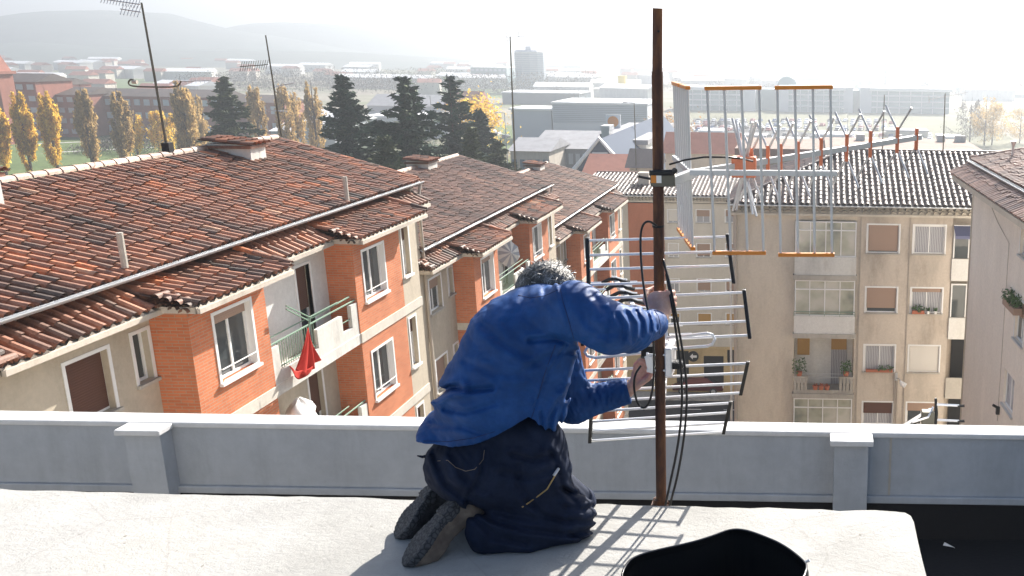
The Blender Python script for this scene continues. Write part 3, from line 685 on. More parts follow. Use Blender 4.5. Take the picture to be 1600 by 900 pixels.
wl.build('wall', M['cream_pale'], blockD)
for a, b_, c, d, k in LL: window(blockD, (0, D_Y, 0), NX, NYm, a, b_, c, d, depth=.12, sill='stone', **k)
ox0, ox1 = w3(984, 400, D_Y)[0], w3(1039, 400, D_Y)[0]
ob = MB(); ob.box(ox0, ox1, D_Y-.12, D_Y-.004, GZ+4.0, dzt); ob.build('orange_panel', M['orange_render'], blockD)
# street-level front
doors = [(1056, 1077, 548, 606), (1099, 1131, 556, 606), (1000, 1020, 556, 606), (1136, 1150, 543, 572)]
DH = []
for a, b_, c, d in doors: x0, z1 = w3(a, c, D_Y); x1, z0 = w3(b_, d, D_Y); DH.append((x0, max(z0, GZ+.02), x1, z1))
M['shop_wall'] = plaster('ochre_ground_floor', (.56, .43, .24), .35)
gf = MB(); wallface(gf, (dx0, D_Y-.02, GZ), NX, ZX, dx1-dx0, 4.0, [(a-dx0, b-GZ, c-dx0, d-GZ) for a, b, c, d in DH], NYm, .4); gf.box(dx0, dx1, D_Y-.15, D_Y-.03, GZ+3.9, GZ+4.12); gf.build('ground_floor', M['shop_wall'], blockD)
for a, b_, c, d in DH: q = MB(); q.box(a, c, D_Y+.3, D_Y+.36, b_, d); q.build('dark_doorway', M['dark'], blockD)  # flat dark panels paint the shade inside the doorways
x_, z_ = w3(1083, 557, D_Y-.2)
sg = thing('round_sign', (x_, D_Y-.2, z_-.5), 'round black sign with a white arrow on the ochre ground floor wall', 'sign')
def disc(b, c, r, n=24, y=0): b.tube([Vector(c), Vector(c)+Vector((0, .06, 0))], r, n)
q = MB(); disc(q, (x_, D_Y-.2, z_), .46); q.build('plate', M['black'], sg)
q = MB(); q.add([(x_-.27, D_Y-.215, z_), (x_-.02, D_Y-.215, z_+.26), (x_-.02, D_Y-.215, z_+.10), (x_+.3, D_Y-.215, z_+.10), (x_+.3, D_Y-.215, z_-.10), (x_-.02, D_Y-.215, z_-.10), (x_-.02, D_Y-.215, z_-.26)], [(0, 1, 2, 5, 6), (2, 3, 4, 5)]); q.build('arrow', M['white'], sg)
zeD = w3(1080, 306, D_Y-.5)[1]; dD = 7.0; zrD = w3(1080, 272, D_Y-.5+dD)[1]
roofD = tiles((w3(903, 306, D_Y-.5)[0], D_Y-.5, zeD), (dx1+.4, D_Y-.5, zeD), (0, dD, zrD-zeD), math.hypot(dD, zrD-zeD), .33, .5, 5).build('roof', M['tile_dark'], blockD, attr=True)
x0_ = w3(903, 306, D_Y-.5)[0]; rb = MB(); rb.face([(x0_, D_Y-.5+dD, zrD), (dx1+.4, D_Y-.5+dD, zrD), (dx1+.4, D_Y+2*dD, zeD), (x0_, D_Y+2*dD, zeD)]); ridge_tiles((x0_, D_Y-.5+dD, zrD+.05), (dx1+.4, D_Y-.5+dD, zrD+.05), .13, .5, rb); rb.build('rear_slope', M['tile_brown'], roofD, attr=True)
half_gutter((dx0, D_Y-.62, zeD-.05), (dx1+.4, D_Y-.62, zeD-.05), .09, blockD); under_eave(dx0, dx1+.3, D_Y-.55, zeD-.1, 70, roofD)
wl = MB(); wl.box(x0_+.5, dx0, D_Y+1, D_Y+11, GZ, zeD-.3); wl.build('side_wing', M['orange_render'], blockD)
ch = MB(); a = aY(1008, 288, 78); ch.box(a.x-.5, a.x+.4, 77.5, 78.5, a.z-.7, a.z+1.0); ch.build('chimney', M['mortar'], blockD)
# parked car in front of block D
def car(loc, col, label, rz=0, group=None, simple=False):
    root = thing('parked_car', loc, label, 'car', group); x, y, z = loc
    b = MB(); prof = [(-2.1, .35), (-2.12, .72), (-1.95, .86), (-1.35, .93), (-.75, 1.40), (.75, 1.43), (1.45, .98), (2.0, .84), (2.12, .6), (2.1, .35)]
    lo = []
    for s_ in (-1, 1):
        for px_, pz in prof: lo.append((x+px_, y+s_*(.84 if pz < 1.2 else .66), z+pz))
    n = len(prof); fs = [tuple(range(n)), tuple(range(2*n-1, n-1, -1))]+[(k, k+n, (k+1) % n+n, (k+1) % n) for k in range(n)]
    b.add(lo, fs); b.build('body', col, root, bevel=.05)
    for s_ in (-1, 1):
        g_ = MB(); g_.face([(x-1.15, y+s_*.80, z+.98), (x+1.3, y+s_*.80, z+1.0), (x+.72, y+s_*.685, z+1.36), (x-.72, y+s_*.685, z+1.34)]); g_.build('side_window', M['glass'], root)
    for e, (xa, za, xb, zb2) in enumerate(((-1.33, .97, -.82, 1.37), (1.42, 1.02, .84, 1.39))):
        g_ = MB(); o = -.03 if e == 0 else .03; g_.face([(x+xa+o, y-.68, z+za), (x+xa+o, y+.68, z+za), (x+xb+o, y+.58, z+zb2), (x+xb+o, y-.58, z+zb2)]); g_.build('windscreen', M['glass'], root)
    for sx in (-1.3, 1.3):
        for s_ in (-1, 1):
            w_ = MB(); w_.tube([(x+sx, y+s_*.70, z+.31), (x+sx, y+s_*.87, z+.31)], .31, 16); wo = w_.build('wheel', M['black'], root)
            w_ = MB(); w_.tube([(x+sx, y+s_*.865, z+.31), (x+sx, y+s_*.885, z+.31)], .19, 12); w_.build('hubcap', M['gutter'], wo)
    for s_ in (-1, 1):
        l_ = MB(); l_.box(x+2.07, x+2.14, y+s_*.6-.15, y+s_*.6+.15, z+.58, z+.74); l_.build('headlight', M['white'], root)
        l_ = MB(); l_.box(x-2.15, x-2.09, y+s_*.6-.14, y+s_*.6+.14, z+.6, z+.78); l_.build('tail_light', M['red_cloth'], root)
    return root
pc = aZ(1092, 612, GZ); car((pc.x, pc.y, GZ+.016), mat('dark_red_paint', (.10, .012, .015), .25, .3), 'dark red car parked by the ochre ground floor wall')
# ================================================================ block E, right edge, slightly turned
e = Vector((-.05, 1, 0)).normalized(); en = Vector((-1, -.05, 0)).normalized()
E0 = Vector((6.4, 38, 0)); eU = -e                                   # eU runs toward us
blockE = thing('apartment_block', (11, 28, GZ), 'pale pink rendered house at the right edge, seen along its wall', 'apartment block')
def eP(px, py):       # picture point -> (u along wall toward us, z)
    d = ray(px, py); t = (E0.dot(en))/(d.dot(en)); p = d*t; return (p-E0).dot(eU), p.z
zeE = -4.9; eh = []; ew = []
u0, z1 = eP(1570, 575); u1, z0 = eP(1584, 655)
eh.append((u0, z0+.0, u0+1.35, z1)); ew.append(dict(kind='panes2', blind=0, glass='curtain', sill='gutter', surround=False))
uq, zq = eP(1587, 375)
for s_ in range(3):
    zt_ = z1+2.85*(2-s_)-.05
    if s_ < 2: eh.append((uq+.6, zt_-1.4, uq+1.7, zt_)); ew.append(dict(kind='panes2', blind=.4, bm='shutter_brown', sill='gutter'))
for s_ in range(1, 4): eh.append((u0, z0-2.85*s_, u0+1.35, z1-2.85*s_)); ew.append(dict(kind='panes2', blind=.3))
wl = MB(); Oe = E0+ZX*GZ
wallface(wl, Oe, eU, ZX, 30, zeE-GZ, [(a, b-GZ, c, d-GZ) for a, b, c, d in eh], en, .2)
wl.obox(Oe, -en*9, eU*.2, ZX*(zeE-GZ)); wl.obox(Oe+eU*30, -en*9, eU*.2, ZX*(zeE-GZ))
wl.build('wall', M['pink'], blockE)
for (a, b_, c, d), k in zip(eh, ew):
    # window() works with U through the origin line, so give the wall line itself
    win = None
    Oq = E0
    f = window(blockE, Oq, eU, en, a, b_, c, d, depth=.14, **k)
cn = MB(); cn.obox(Oe-eU*.05+en*.015, -en*.16, eU*.2, ZX*(zeE-GZ)); cn.build('corner_strip', M['cream'], blockE)
pe = E0+en*.82; skE = MB(); xw = Vector(-en)
tiles(pe-eU*.7+ZX*(-4.72), pe+eU*26+ZX*(-4.72), xw*.85+ZX*.42, .98, .25, .36, 5, None, skE); lowE = skE.build('lower_roof', M['tile_pink'], blockE, attr=True)
mo = MB(); mo.obox(pe-eU*.65+ZX*(-4.83), eU*26.5, xw*1.5, ZX*.05); mo.obox(pe-eU*.6+xw*.05+ZX*(-5.0), eU*26.5, xw*.8, ZX*.165); mo.build('eave_board', M['soffit'], lowE)
up_ = xw*5+ZX*1.55; pm = pe+xw*.75
mE = tiles(pm-eU*.55+ZX*(-4.16), pm+eU*26+ZX*(-4.16), up_, up_.length, .25, .40, 5, clip=lambda u, s_: u > s_*.95)
rE = mE.build('roof', M['tile_pink'], blockE, attr=True)
hE = MB(); tiles(pm-eU*.55+ZX*(-4.16)-en*10, pm-eU*.55+ZX*(-4.16), eU*5+ZX*1.55, up_.length, .25, .45, 5, clip=lambda u, s_: s_ < u < 10-s_, mbld=hE); hE.build('hip_slope', M['tile_pink'], rE, attr=True)
ridge_tiles(pm-eU*.55+ZX*(-4.1), pm+eU*4.45+xw*5+ZX*(-2.55), .1).build('ridge_tiles', M['tile_pink'], rE, attr=True)
half_gutter(pm-eU*.6+ZX*(-4.2)-xw*.06, pm+eU*26+ZX*(-4.2)-xw*.06, .085, blockE)
b = MB(); b.obox(pm+ZX*(-4.45)+xw*.15-eU*.5, eU*26, xw*.1, ZX*.3); b.build('upper_strip', M['pink'], blockE)
a = aY(1542, 238, 40); b = MB(); b.tube([(a.x+.3, 36.2, -4.0), (a.x+.3, 36.2, -3.35)], .05, 8); b.tube([(a.x+.3, 36.2, -3.4), (a.x+.3, 36.2, -3.2)], [.05, .12], 8); b.build('vent_pipe', M['gutter'], blockE)
# facade wire and flower box
wu, wz = eP(1545, 310); wu2, wz2 = eP(1578, 380); wu3, wz3 = eP(1566, 668)
b = MB(); q = lambda u, z: E0+eU*u+en*.03+ZX*z
b.tube([q(wu, wz), q((wu+wu2)/2, (wz+wz2)/2-.1), q(wu2, wz2), q(wu2, wz3)], .012, 4); b.build('facade_cable', M['pipe'], blockE)
bu, bz_ = eP(1579, 470); bu2, bz2 = eP(1606, 475)
fb = thing('window_box', tuple(q(bu, bz_)), 'planter of dark leaves hung on the pale pink house at the right edge', 'window box')
b = MB(); b.obox(E0+eU*bu+en*.004+ZX*(bz_-.1), eU*1.5, en*.28, ZX*.22); b.build('box', M['shutter_brown'], fb)
b = MB()
for k in range(5): plants(b, E0+eU*(bu+.15+k*.3)+en*.15+ZX*(bz_+.1), .2, .38, 50, k)
b.build('leaves', M['plant'], fb)
# bracket sensor
lu, lz = eP(1561, 640); b = MB(); b.obox(E0+eU*lu+en*.003+ZX*(lz-.15), eU*.12, en*.12, ZX*.28); b.tube([E0+eU*(lu+.06)+en*.08+ZX*(lz+.1), E0+eU*(lu+.06)+en*.25+ZX*(lz+.2)], .05, 8); tag(b.build('wall_light', M['black']), 'small black light fitting on the pink wall left of its lower window', 'light fitting')
# ================================================================ the roof we stand on
ZS, ZD, PY0 = -1.65, -2.74, 5.0
M['roof_concrete'] = plaster('roof_concrete', (.42, .415, .40), .24, .92, (.7, .68, .64), .8, .5)
mm = M['roof_concrete']
bump(mm, noise(mm, 45, 8, .75), .55, .012)
_c = mm.node_tree.nodes['Principled BSDF'].inputs['Base Color'].links[0].from_socket
_v = N(mm, 'ShaderNodeTexVoronoi', feature='DISTANCE_TO_EDGE'); _t = N(mm, 'ShaderNodeTexCoord'); _mp = N(mm, 'ShaderNodeMixRGB'); L(mm, _t.outputs['Object'], _mp.inputs[1]); _n = N(mm, 'ShaderNodeTexNoise'); _n.inputs['Scale'].default_value = 5; L(mm, _n.outputs['Color'], _mp.inputs[2]); _mp.inputs[0].default_value = .22
L(mm, _mp.outputs[0], _v.inputs['Vector']); _v.inputs['Scale'].default_value = 1.1
_c = mix(mm, _c, ramp(mm, _v.outputs['Distance'], [(0, (.90, .89, .88)), (.004, (1, 1, 1))]), 1.0, 'MULTIPLY')
_c = mix(mm, _c, ramp(mm, noise(mm, 30, 2, .5), [(.22, (.6, .57, .53)), (.27, (1, 1, 1))]), 1.0, 'MULTIPLY')
_c = mix(mm, _c, ramp(mm, noise(mm, 1.3, 6, .6), [(.35, (.86, .86, .85)), (.5, (1, 1, 1)), (.7, (1.06, 1.04, 1.0))]), 1.0, 'MULTIPLY'); setcol(mm, _c)
M['parapet'] = plaster('grey_parapet_paint', (.42, .445, .48), .18, .85, (.7, .7, .7), .9, .25)
mm = M['parapet']; _c = mm.node_tree.nodes['Principled BSDF'].inputs['Base Color'].links[0].from_socket
_c = mix(mm, _c, ramp(mm, noise(mm, 5, 6, .7, (1, 1, .12)), [(.36, (.86, .86, .85)), (.5, (1, 1, 1))]), .6, 'MULTIPLY'); setcol(mm, _c)
M['coping'] = plaster('parapet_coping', (.66, .66, .66), .15, .7)
M['bitumen'] = mat('bitumen_sheet', (.018, .018, .02), .9, spec=.2); bump(M['bitumen'], noise(M['bitumen'], 40, 4), .4, .01)  # near-black bitumen, the parapet's shade also put into its colour
own = thing('rooftop_house', (0, 1, GZ), 'grey painted flat-roofed house the photo is taken from', 'house')
b = MB(); b.box(-9, 7, -6, PY0+.13, GZ, ZD-.20); b.build('wall', M['pink'], own)
b = MB(); b.box(-8.9, 6.9, -5.9, PY0-.001, ZD-.2, ZD); tag(b.build('flat_roof', M['bitumen']), kind='structure')
# raised concrete slab, rounded corner and slightly uneven edge
def slab_outline():
    pts = [(-8, 3.262)]
    for px in range(-200, 1381, 28):
        y = 765+(px-0)*.0245 if px > 0 else 765+px*.02
        p = aZ(px, y+random.gauss(0, .9), ZS); pts.append((p.x, p.y))
    for px, py in ((1400, 799.5), (1414, 801), (1423, 806), (1428, 816), (1434, 845), (1441, 875), (1448, 902), (1460, 960)): p = aZ(px, py, ZS); pts.append((p.x, p.y))
    pts += [(.47, 1.6), (.5, -2), (-8, -2)]; return pts
ol = slab_outline(); b = MB(); n = len(ol)
top = [(x, y, ZS) for x, y in ol]; mid = [(x*1.0+.0, y+.008 if y > 2.6 else y, ZS-.02) for x, y in ol]; bot = [(x, y, ZD) for x, y in ol]
b.add(top+mid+bot, [tuple(range(n-1, -1, -1))]+[(k, (k+1) % n, n+(k+1) % n, n+k) for k in range(n)]+[(n+k, n+(k+1) % n, 2*n+(k+1) % n, 2*n+k) for k in range(n)])
tag(b.build('concrete_slab', M['roof_concrete']), 'raised pale concrete slab with a rounded corner that the kneeling person works on', 'roof slab')
pw = thing('parapet_wall', (-1, PY0, ZD), 'low grey rooftop parapet with white coping behind the kneeling person', 'parapet')
b = MB(); b.box(-9, 7, PY0, PY0+.11, ZD+.225, -2.115); b.build('wall', M['parapet'], pw)
b = MB(); b.box(-9, 7, PY0-.025, PY0-.001, ZD+.226, ZD+.27); b.build('plinth', M['parapet'], pw, bevel=.006)
b = MB(); b.box(-9, 7, PY0-.012, PY0+.13, ZD-.02, ZD+.224); b.build('bitumen_upstand', M['bitumen'], pw)
def pil(px, w_):
    x = aY(px, 700, PY0-.08).x; b = MB(); b.box(x-w_/2, x+w_/2, PY0-.10, PY0-.002, ZD+.2, -2.118); p_ = b.build('pilaster', M['parapet'], pw)
    b = MB(); b.box(x-w_/2-.025, x+w_/2+.025, PY0-.14, PY0-.02, -2.117, -2.084); b.build('cap', M['coping'], p_, bevel=.006)
pil(229, .20); pil(1330, .19)
b = MB(); b.box(-9, 7, PY0-.018, PY0+.125, -2.114, -2.082); b.build('coping', M['coping'], pw, bevel=.008)
b = MB(); x = aY(1390, 700, PY0).x; b.box(x, x+.012, PY0-.006, PY0+.003, ZD+.245, -2.12); b.build('joint', M['stone'], pw)
# ================================================================ trees
def leafmat(name, stops, trans=.0):
    m = mat(name, stops[0][1], .75, spec=.25)
    at = N(m, 'ShaderNodeAttribute', attribute_name='tone'); c = ramp(m, at.outputs['Fac'], stops); setcol(m, c)
    if trans:
        t = N(m, 'ShaderNodeBsdfTranslucent'); L(m, c, t.inputs[0]); mx = N(m, 'ShaderNodeMixShader'); mx.inputs[0].default_value = trans
        L(m, m.node_tree.nodes['Principled BSDF'].outputs[0], mx.inputs[1]); L(m, t.outputs[0], mx.inputs[2]); L(m, mx.outputs[0], m.node_tree.nodes['Material Output'].inputs[0])
    return m
M['cedar'] = leafmat('cedar_needles', [(0, (.008, .026, .014)), (.5, (.018, .05, .028)), (.85, (.045, .085, .04)), (1, (.10, .13, .06))])
M['olive'] = leafmat('olive_needles', [(0, (.03, .05, .02)), (.6, (.07, .09, .035)), (1, (.13, .14, .06))])
M['poplar'] = leafmat('yellow_poplar_leaves', [(0, (.40, .24, .04)), (.5, (.80, .55, .07)), (1, (.92, .72, .18))], .55)
M['poplar_bare'] = leafmat('thin_poplar_leaves', [(0, (.26, .19, .10)), (.5, (.50, .34, .13)), (1, (.68, .50, .22))], .5)
M['autumn'] = leafmat('autumn_leaves', [(0, (.12, .08, .04)), (.5, (.32, .17, .07)), (1, (.50, .30, .12))], .5)
M['twigs'] = leafmat('bare_twigs', [(0, (.10, .08, .07)), (1, (.22, .18, .15))])
M['bush'] = leafmat('green_bush_leaves', [(0, (.03, .06, .015)), (.6, (.08, .13, .03)), (1, (.15, .20, .06))])
M['bark'] = mat('bark', (.09, .065, .05), .9)
def leaf_mesh(name, P, A, B, tone, mt, parent):
    """P centres (n,3), A,B half axes -> one mesh of leaf quads"""
    n = len(P); V = np.stack([P-A, P+B, P+A, P-B], 1).reshape(-1, 3)
    me = bpy.data.meshes.new(name); me.vertices.add(4*n); me.vertices.foreach_set('co', V.ravel().astype(np.float32))
    me.loops.add(4*n); me.loops.foreach_set('vertex_index', np.arange(4*n, dtype=np.int32))
    me.polygons.add(n); me.polygons.foreach_set('loop_start', np.arange(0, 4*n, 4, dtype=np.int32)); me.polygons.foreach_set('loop_total', np.full(n, 4, dtype=np.int32))
    at = me.attributes.new('tone', 'FLOAT', 'FACE'); at.data.foreach_set('value', np.clip(tone, 0, 1).astype(np.float32))
    me.materials.append(mt); me.update(calc_edges=True); me.validate()
    o = bpy.data.objects.new(name, me); COL.objects.link(o); o.parent = parent; return o
def unit(a): return a/np.maximum(1e-6, np.linalg.norm(a, axis=-1, keepdims=True))
def cedar(loc, H, Rm, label, seed, cat='conifer', mt='cedar', dens=1.0, group=None, droop=.25, narrow=1.0, base=.08):
    r_ = np.random.default_rng(seed); root = thing('conifer_tree', loc, label, cat, group)
    x, y, z = loc; t = MB(); lean = r_.normal(0, .01, 2)
    t.tube([(x+lean[0]*H*k, y+lean[1]*H*k, z+H*k) for k in (0, .3, .6, .98)], [H*.018, H*.013, H*.007, .03], 8)
    P = []; A = []; B = []; T = []
    nb = int(78*dens*(1 if H > 12 else .7))
    for i in range(nb):
        k = base+(1-base)*(i/nb)**.95; az = i*2.4+r_.normal(0, .35); L_ = Rm*((1-k)**.75*(.70+.42*r_.random())+.05)*(1 if k < .85 else .8)
        if r_.random() < .12: L_ *= 1.25
        zz = H*k; up = .30 if k > .7 else .06; nseg = max(5, int(L_*5.5*dens**.5)); prev = None
        tone0 = r_.normal(.42, .18); br = []
        for s_ in np.linspace(0.02, 1, nseg):
            px_ = L_*s_; pz = zz+up*px_-droop*px_*s_*.7+.5*(s_**3)*.3
            br.append((x+lean[0]*zz+px_*math.cos(az), y+px_*math.sin(az), z+pz))
            m_ = max(3, int(10*(1.15-s_*.6)*dens)); w_ = (.18+.34*math.sin(math.pi*min(1, s_*1.1))**.8)*L_*.36+.12
            c = np.array(br[-1])+r_.normal(0, 1, (m_, 3))*np.array([w_*.62, w_*.62, .10+.05*L_*.3]); c[:, 2] -= .10
            P.append(c); sz = .13+.13*r_.random((m_, 1))*(H/20+.35)
            d = unit(np.array([math.cos(az), math.sin(az), .1])+r_.normal(0, .75, (m_, 3))*np.array([1, 1, .5])); q = unit(np.cross(d, r_.normal(0, 1, (m_, 3))))
            A.append(d*sz*2.2); B.append(q*sz*.62); T.append(np.clip(tone0+r_.normal(0, .16, m_)+(.12 if s_ > .8 else 0), 0, 1))
        if L_ > 1: t.tube([br[0], br[len(br)//2], br[-1]], [H*.004, H*.0025, .012], 5, cap=False)
    m_ = int(60*dens); k = r_.random(m_)*.12+.88; c = np.stack([x+r_.normal(0, .12, m_)*(1.1-k)*6, y+r_.normal(0, .12, m_)*(1.1-k)*6, z+H*k], 1)
    P.append(c); A.append(np.tile([0, 0, .28], (m_, 1))+r_.normal(0, .12, (m_, 3))); B.append(r_.normal(0, .07, (m_, 3))); T.append(r_.normal(.5, .15, m_))
    t.build('trunk', M['bark'], root)
    P = np.concatenate(P)-np.array(loc); leaf_mesh('crown', P, np.concatenate(A), np.concatenate(B), np.concatenate(T), M[mt], root); return root
def poplar(loc, H, Rm, label, seed, mt='poplar', n=5200, group=None, name='poplar_tree'):
    r_ = np.random.default_rng(seed); root = thing(name, loc, label, 'tree', group); x, y, z = loc
    t = MB(); t.tube([(x, y, z), (x, y, z+H*.5), (x+.1, y, z+H*.93)], [H*.016, H*.010, .03], 7)
    nb = 46; k = r_.random(nb)**.8*.78; az = r_.random(nb)*6.283; le = (.18+.12*r_.random(nb))*H*(1-k*.5)
    Pn = []; An = []; Bn = []; Tn = []
    for i in range(nb):
        m_ = n//nb; s_ = r_.random(m_); prof = math.sin(math.pi*min(1, (k[i]*.8+.16)))**.7
        rad = Rm*(.25+.75*prof)*(.35+.65*s_**.6)*(.8+.3*r_.random()); zz = H*(k[i]*.9+.04)+le[i]*s_
        hh = zz/H; cap = np.sqrt(np.clip((1.0-hh)*2.3, 0.01, 1)); rad = rad*cap*np.clip(.5+hh*3, 0, 1)
        tone = r_.normal(.45, .17)
        c = np.stack([x+rad*math.cos(az[i])+r_.normal(0, .24, m_)*Rm*.5*cap, y+rad*math.sin(az[i])+r_.normal(0, .30, m_)*Rm*.5*cap, z+np.minimum(zz, H*(.96+.04*r_.random(m_)))], 1)
        Pn.append(c); sz = (.09+.11*r_.random((m_, 1)))*H/15
        An.append((np.array([0, 0, 1.0])+r_.normal(0, .55, (m_, 3)))*sz*1.25); Bn.append(unit(r_.normal(0, 1, (m_, 3)))*sz*.8); Tn.append(np.clip(tone+r_.normal(0, .2, m_), 0, 1))
        if i % 3 == 0: t.tube([(x, y, z+H*k[i]*.9+.3), (x+Rm*.6*math.cos(az[i]), y+Rm*.6*math.sin(az[i]), z+H*k[i]*.9+le[i])], [H*.004, .02], 4, cap=False)
    t.build('trunk', M['bark'], root)
    P = np.concatenate(Pn)-np.array(loc); leaf_mesh('crown', P, np.concatenate(An), np.concatenate(Bn), np.concatenate(Tn), M[mt], root); return root
def roundtree(loc, H, Rm, label, seed, mt='autumn', n=2600, group=None, name='tree', low=.22):
    r_ = np.random.default_rng(seed); root = thing(name, loc, label, 'tree', group); x, y, z = loc
    t = MB(); t.tube([(x, y, z), (x, y, z+H*.45), (x+.1, y, z+H*.8)], [H*.02, H*.014, .04], 7)
    nc = 22; Pn = []; An = []; Bn = []; Tn = []
    for i in range(nc):
        d = unit(r_.normal(0, 1, 3)); rr = r_.random()**.45; c0 = np.array([d[0]*Rm*.75*rr, d[1]*Rm*.75*rr, H*(low+(1-low)*.5)+d[2]*H*(1-low)*.42*rr]); s0 = Rm*(.20+.22*r_.random())
        t.tube([(x, y, z+H*.35), (x+c0[0]*.5, y+c0[1]*.5, z+c0[2]*.8), (x+c0[0], y+c0[1], z+c0[2])], [H*.008, H*.005, .02], 4, cap=False)
        m_ = n//nc; Pn.append(c0+r_.normal(0, 1, (m_, 3))*s0*np.array([1, 1, .75])); sz = (.06+.07*r_.random((m_, 1)))*H/6
        An.append(unit(r_.normal(0, 1, (m_, 3)))*sz); Bn.append(unit(r_.normal(0, 1, (m_, 3)))*sz*.8); Tn.append(np.clip(r_.normal(.45, .12)+r_.normal(0, .17, m_), 0, 1))
    t.build('trunk', M['bark'], root)
    leaf_mesh('crown', np.concatenate(Pn), np.concatenate(An), np.concatenate(Bn), np.concatenate(Tn), M[mt], root); return root
def at_ground(px, Y):                     # the ground point at distance Y in the picture column px (uses a mid height for the lean)
    p = aY(px, 240, Y); return (p.x, p.y, GZ)
def tree_H(px, pytop, Y): return aY(px, pytop, Y).z-GZ
# evergreens behind the row
for px, top, Y, Rm, lab, sd_ in ((546, 118, 112, 7.4, 'dark cedar nearest the white hall, leftmost of the three tall ones behind the roofs', 1), (641, 122, 104, 10.0, 'broad dark cedar with layered branches, middle of the three tall ones behind the roofs', 2), (708, 118, 118, 9.0, 'open-branched grey green cedar, rightmost of the three tall ones behind the roofs', 3), (755, 172, 126, 5.5, 'small dark conifer beside the yellow autumn tree', 4)):
    cedar(at_ground(px, Y), tree_H(px, top, Y), Rm, lab, sd_, dens=1.15 if sd_ != 3 else .85)
cedar(at_ground(366, 150), tree_H(366, 120, 150), 7.2, 'grey green conifer standing left of the leaning rooftop aerial', 5, mt='olive', dens=1.1)
cedar(at_ground(600, 92), tree_H(600, 214, 92), 6.0, 'low dull green conifer in front of the broad cedar', 6, mt='olive', dens=1.2)
cedar(at_ground(738, 98), tree_H(738, 200, 98), 3.6, 'yellowish green conifer tip above the second chimney', 7, mt='olive', dens=1.1)
cedar(at_ground(782, 112), tree_H(782, 222, 112), 6.0, 'low grey green conifer right of the second chimney', 8, mt='olive', dens=1.0)
cedar(at_ground(668, 98), tree_H(668, 232, 98), 5.0, 'low dark conifer in the gap left of the second chimney', 9, dens=1.1)
# poplars on the left
PL = [(4, 148, 200, 'poplar'), (44, 140, 202, 'poplar'), (86, 136, 204, 'poplar'), (142, 131, 205, 'poplar_bare'), (197, 133, 206, 'poplar_bare'), (297, 118, 196, 'poplar_bare')]
nm = ['leftmost yellow poplar, cut by the edge of the photo', 'second yellow poplar from the left edge', 'third and brightest yellow poplar from the left edge', 'thinning poplar, fourth from the left edge', 'half bare poplar left of the leaning aerial mast', 'half bare poplar between the aerial mast and the grey green conifer']
for i, (px, top, Y, mt_) in enumerate(PL):
    poplar(at_ground(px, Y), tree_H(px, top, Y)*1.07, 1.85 if i < 5 else 2.2, nm[i], 20+i, mt_, 8500, 'poplars along the lawn')
for i, (px, top, Y, lab) in enumerate(((215, 158, 232, 'yellow poplar in front of the long brick block, left of the mast'), (250, 162, 236, 'short yellow poplar right beside the aerial mast'), (268, 165, 238, 'short yellow poplar just right of the aerial mast'), (318, 140, 230, 'pale poplar behind the grey green conifer'), (452, 118, 215, 'tall yellow brown poplar, left of the pair behind the white hall'), (468, 130, 220, 'slimmer poplar between the pair behind the white hall'), (497, 112, 214, 'tall yellow brown poplar, right of the pair behind the white hall'), (408, 118, 216, 'yellowish poplar right of the grey green conifer'))):
    poplar(at_ground(px, Y), tree_H(px, top, Y), 1.9, lab, 40+i, 'poplar' if i in (0, 1, 2) else 'poplar_bare', 3600, 'poplars in front of the brick blocks')
roundtree(at_ground(752, 215), tree_H(752, 142, 215), 5.2, 'bright yellow autumn tree behind the small dark conifer', 60, 'poplar', 3200)
roundtree(at_ground(775, 190), 8, 4.0, 'small orange tree by the street right of the yellow tree', 61, 'autumn', 1600)
roundtree(at_ground(1044, 200), tree_H(1044, 178, 200), 6.0, 'orange brown tree just right of the rusty mast', 62, 'autumn', 3200)
for i, (px, top, Y, mt_, lab) in enumerate(((1537, 142, 300, 'poplar_bare', 'tallest pale poplar at the right below the stadium roof'), (1549, 150, 302, 'poplar_bare', 'pale poplar right beside the tallest one below the stadium roof'), (1514, 146, 310, 'twigs', 'bare grey tree left of the pale poplars at the right'), (1592, 160, 310, 'poplar_bare', 'pale yellowish tree at the right edge of the photo'))):
    poplar(at_ground(px, Y), tree_H(px, top, Y), 5.0, lab, 70+i, mt_, 2600, 'hazy trees below the stadium roof')
for i, (px, y0, Yb, lab) in enumerate(((915, 155, 420, 'grey bare tree left of the yellow tower'), (900, 140, 440, 'hazy round tree beside the tower block'), (874, 128, 520, 'hazy autumn tree right of the tower block'), (1118, 186, 330, 'bare tree on the embankment of the car park'), (1062, 190, 300, 'bare bush at the corner of the car park'))):
    roundtree(at_ground(px, Yb), max(7, tree_H(px, y0, Yb)), 7, lab, 90+i, 'twigs', 900)
# the brownish wood behind the left poplars and the far tree belts: nobody could count these
def wood(name, px0, px1, top, Y, depth, mt, n, seed, lab, h=None):
    r_ = np.random.default_rng(seed); x0 = aY(px0, 200, Y).x; x1 = aY(px1, 200, Y).x; H = h or aY((px0+px1)/2, top, Y).z-GZ
    o = thing(name, ((x0+x1)/2, Y, GZ), None, None); COL.objects.unlink(o); bpy.data.objects.remove(o)
    x = x0+(x1-x0)*r_.random(n); yy = Y+depth*r_.random(n); hh = H*(.55+.45*np.sin(x*.35+seed)*np.sin(x*.13+1.3)+.1); z = GZ+hh*r_.random(n)**.6
    P = np.stack([x, yy, z], 1); s_ = (.5+.6*r_.random((n, 1)))*H/30
    A = (np.array([0, 0, .5])+r_.normal(0, .8, (n, 3)))*s_; B = unit(r_.normal(0, 1, (n, 3)))*s_*.7
    ob = leaf_mesh(name, P-np.array([x0, Y, GZ]), A, B, r_.normal(.45, .2, n), M[mt], None); ob.location = (x0, Y, GZ); return tag(ob, lab, kind='stuff')
wood('shrubbery', 95, 320, 196, 240, 12, 'twigs', 9000, 1, None, 6)
